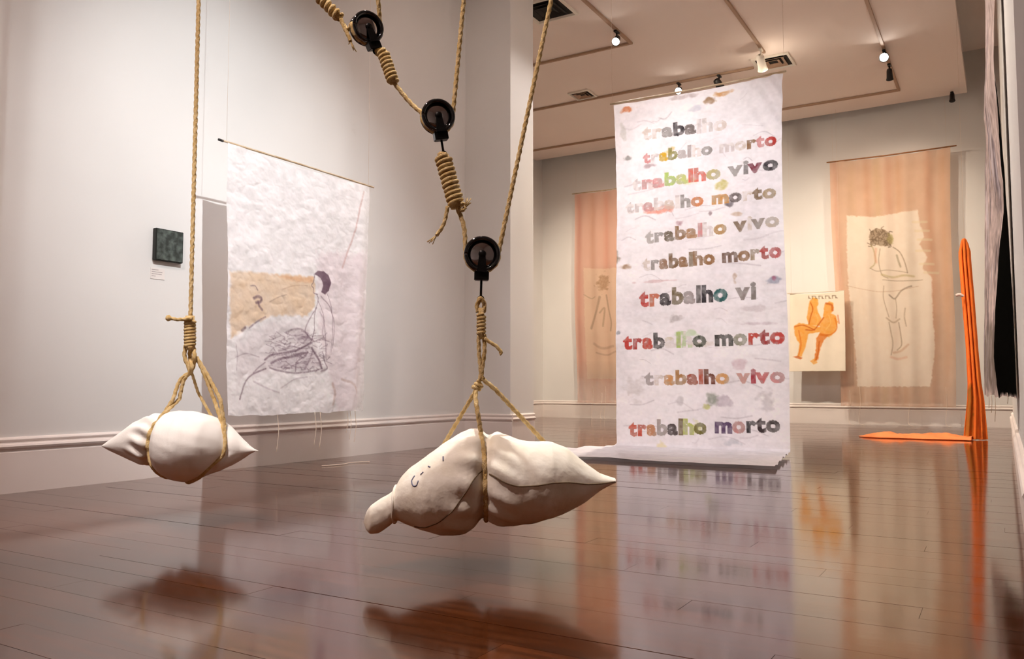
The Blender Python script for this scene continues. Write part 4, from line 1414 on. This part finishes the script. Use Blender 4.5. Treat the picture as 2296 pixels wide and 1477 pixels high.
def trail_place(x, y):
    s = x / 1.30
    cxx = -1.46 + 1.14 * s
    wd = np.interp(s, [0, .06, .2, .6, 1.0], [.05, .3, .5, .62, .42])
    Y = 10.30 + .12 * np.sin(s * 3) + (y - .5) * wd + .04 * (fbm(x * 5, y * 4, 87, 3) - .5)
    Z = .006 + .07 * np.clip(fbm(x * 6, y * 5, 86, 3), 0, 1) * np.sin(np.pi * np.clip(y, 0, 1)) ** .6 * np.clip(s * 8, 0, 1)
    return np.stack([cxx + .03 * (fbm(x * 3, y * 3, 88, 2) - .5), Y, Z], 1)


cloth('floor_trail', pt_, trail_place, M_orange, ob, .004)
p = on_y(2163, 556, YQ)
tube('cord', [p, p + [0, 0, 1.2], [p[0], p[1], ZD if p[0] < -.32 else ZU]], .001, M_thread, ob, 5)
tube('knot', catmull([on_y(2160, 664, YQ - .06), on_y(2152, 660, YQ - .07), on_y(2144, 662, YQ - .06)], 6), .016, new_mat('pale_ribbon', rgb(206, 180, 172), .9), ob, 8)

# painted hanging close to the right wall, seen almost edge-on
rz = [  # photo y, left edge, split, right edge
    (-700, 2202, 2210, 2222), (0, 2205, 2216, 2232), (60, 2206, 2220, 2234), (110, 2204, 2218, 2232), (190, 2203, 2216, 2230), (225, 2207, 2218, 2232), (260, 2208, 2226, 2238), (330, 2206, 2234, 2246),
    (400, 2206, 2243, 2252), (420, 2206, 2248, 2254), (480, 2206, 2250, 2257), (540, 2206, 2244, 2262), (600, 2206, 2240, 2266), (700, 2206, 2234, 2272), (800, 2206, 2230, 2278), (860, 2206, 2236, 2281), (888, 2208, 2240, 2282)]
rz = np.array(rz, float)
YA, YM, YC = 6.3, 5.6, 5.1
zz = [on_y(2230, v, 5.6)[2] for v in rz[:, 0]]
LR = zz[0] - zz[-1]
prr = Print(1.5, LR, 130, (196, 178, 172), 1)
prr.mottle(.35, 7, 91, (1, .95, .95))
prr.mottle(.30, 22, 92, (1, .95, 1))
prr.poly([(0, 0), (1.5, 0), (1.5, LR - 2.7), (0, LR - 2.7)], (132, 138, 112), .8, .05, .5, 9)
prr.poly([(0, LR - .45), (.85, LR - .5), (.9, LR), (0, LR)], (104, 96, 84), .7, .08, .5)
for k in range(60):
    x, y_ = rng.uniform(0, .8), rng.uniform(LR - 2.6, LR - .3)
    g = rng.choice([90, 110, 232, 224])
    prr.stroke([(x, y_), (x + rng.uniform(-.05, .05), y_ + rng.uniform(.1, .4))], rng.uniform(.02, .07), (g, g - 10, g - 4), .75, .7, .5)


prr.poly([(1.5, LR - 1.75), (1.5, LR), (.80, LR), (.74, LR - .5), (.80, LR - .9), (.95, LR - 1.15), (1.2, LR - 1.45)], (15, 15, 13), 1.0, .02, .0)  # lower right part coloured black


def right_place(x, y):
    z = zz[0] - y
    zi = np.array(zz)[::-1]
    A, Bp, Cp = (np.interp(z, zi, np.array([on_y(r[k], r[0], Yk)[0] for r in rz])[::-1]) for k, Yk in ((1, YA), (2, YM), (3, YC)))
    s = x / 1.5
    X = np.where(s < .56, A + (Bp - A) * s / .56, Bp + (Cp - Bp) * (s - .56) / .44)
    Y = np.where(s < .56, YA + (YM - YA) * s / .56, YM + (YC - YM) * (s - .56) / .44)
    X = X + .006 * (fbm(x * 7, y * 4, 93, 3) - .5)
    Z = z + .03 * (fbm(x * 6, 0 * y, 94, 3) - .5) * np.clip((y - LR + .2) / .2, 0, 1)
    return np.stack([np.minimum(X, XR - .012), Y, np.minimum(Z, ZN - .13)], 1)


rb = empty('painted_hanging', (0, 5.6, zz[-1]), 'narrow painted cloth, grey and black, hanging edge-on beside the right wall', 'hanging')
cloth('cloth', prr, right_place, cloth_mat('painted_cloth', .9, False, .05, .4, 120, 0.0), rb)
for u, v1, Yk in ((2222, 925, 5.9), (2230, 945, 5.8), (2258, 905, 5.3), (2216, 915, 6.1)):
    a, b = on_y(u, 880, Yk), on_y(u + 1, v1, Yk)
    tube('loose_thread', [a, (a + b) / 2 + [.004, 0, 0], b], .0018, M_thread, rb, 5)
tube('cord', [(-.06, 6.0, zz[0] - .02), (-.06, 6.0, (zz[0] + ZN) / 2), (-.06, 6.0, ZN)], .0015, M_thread, rb, 5)
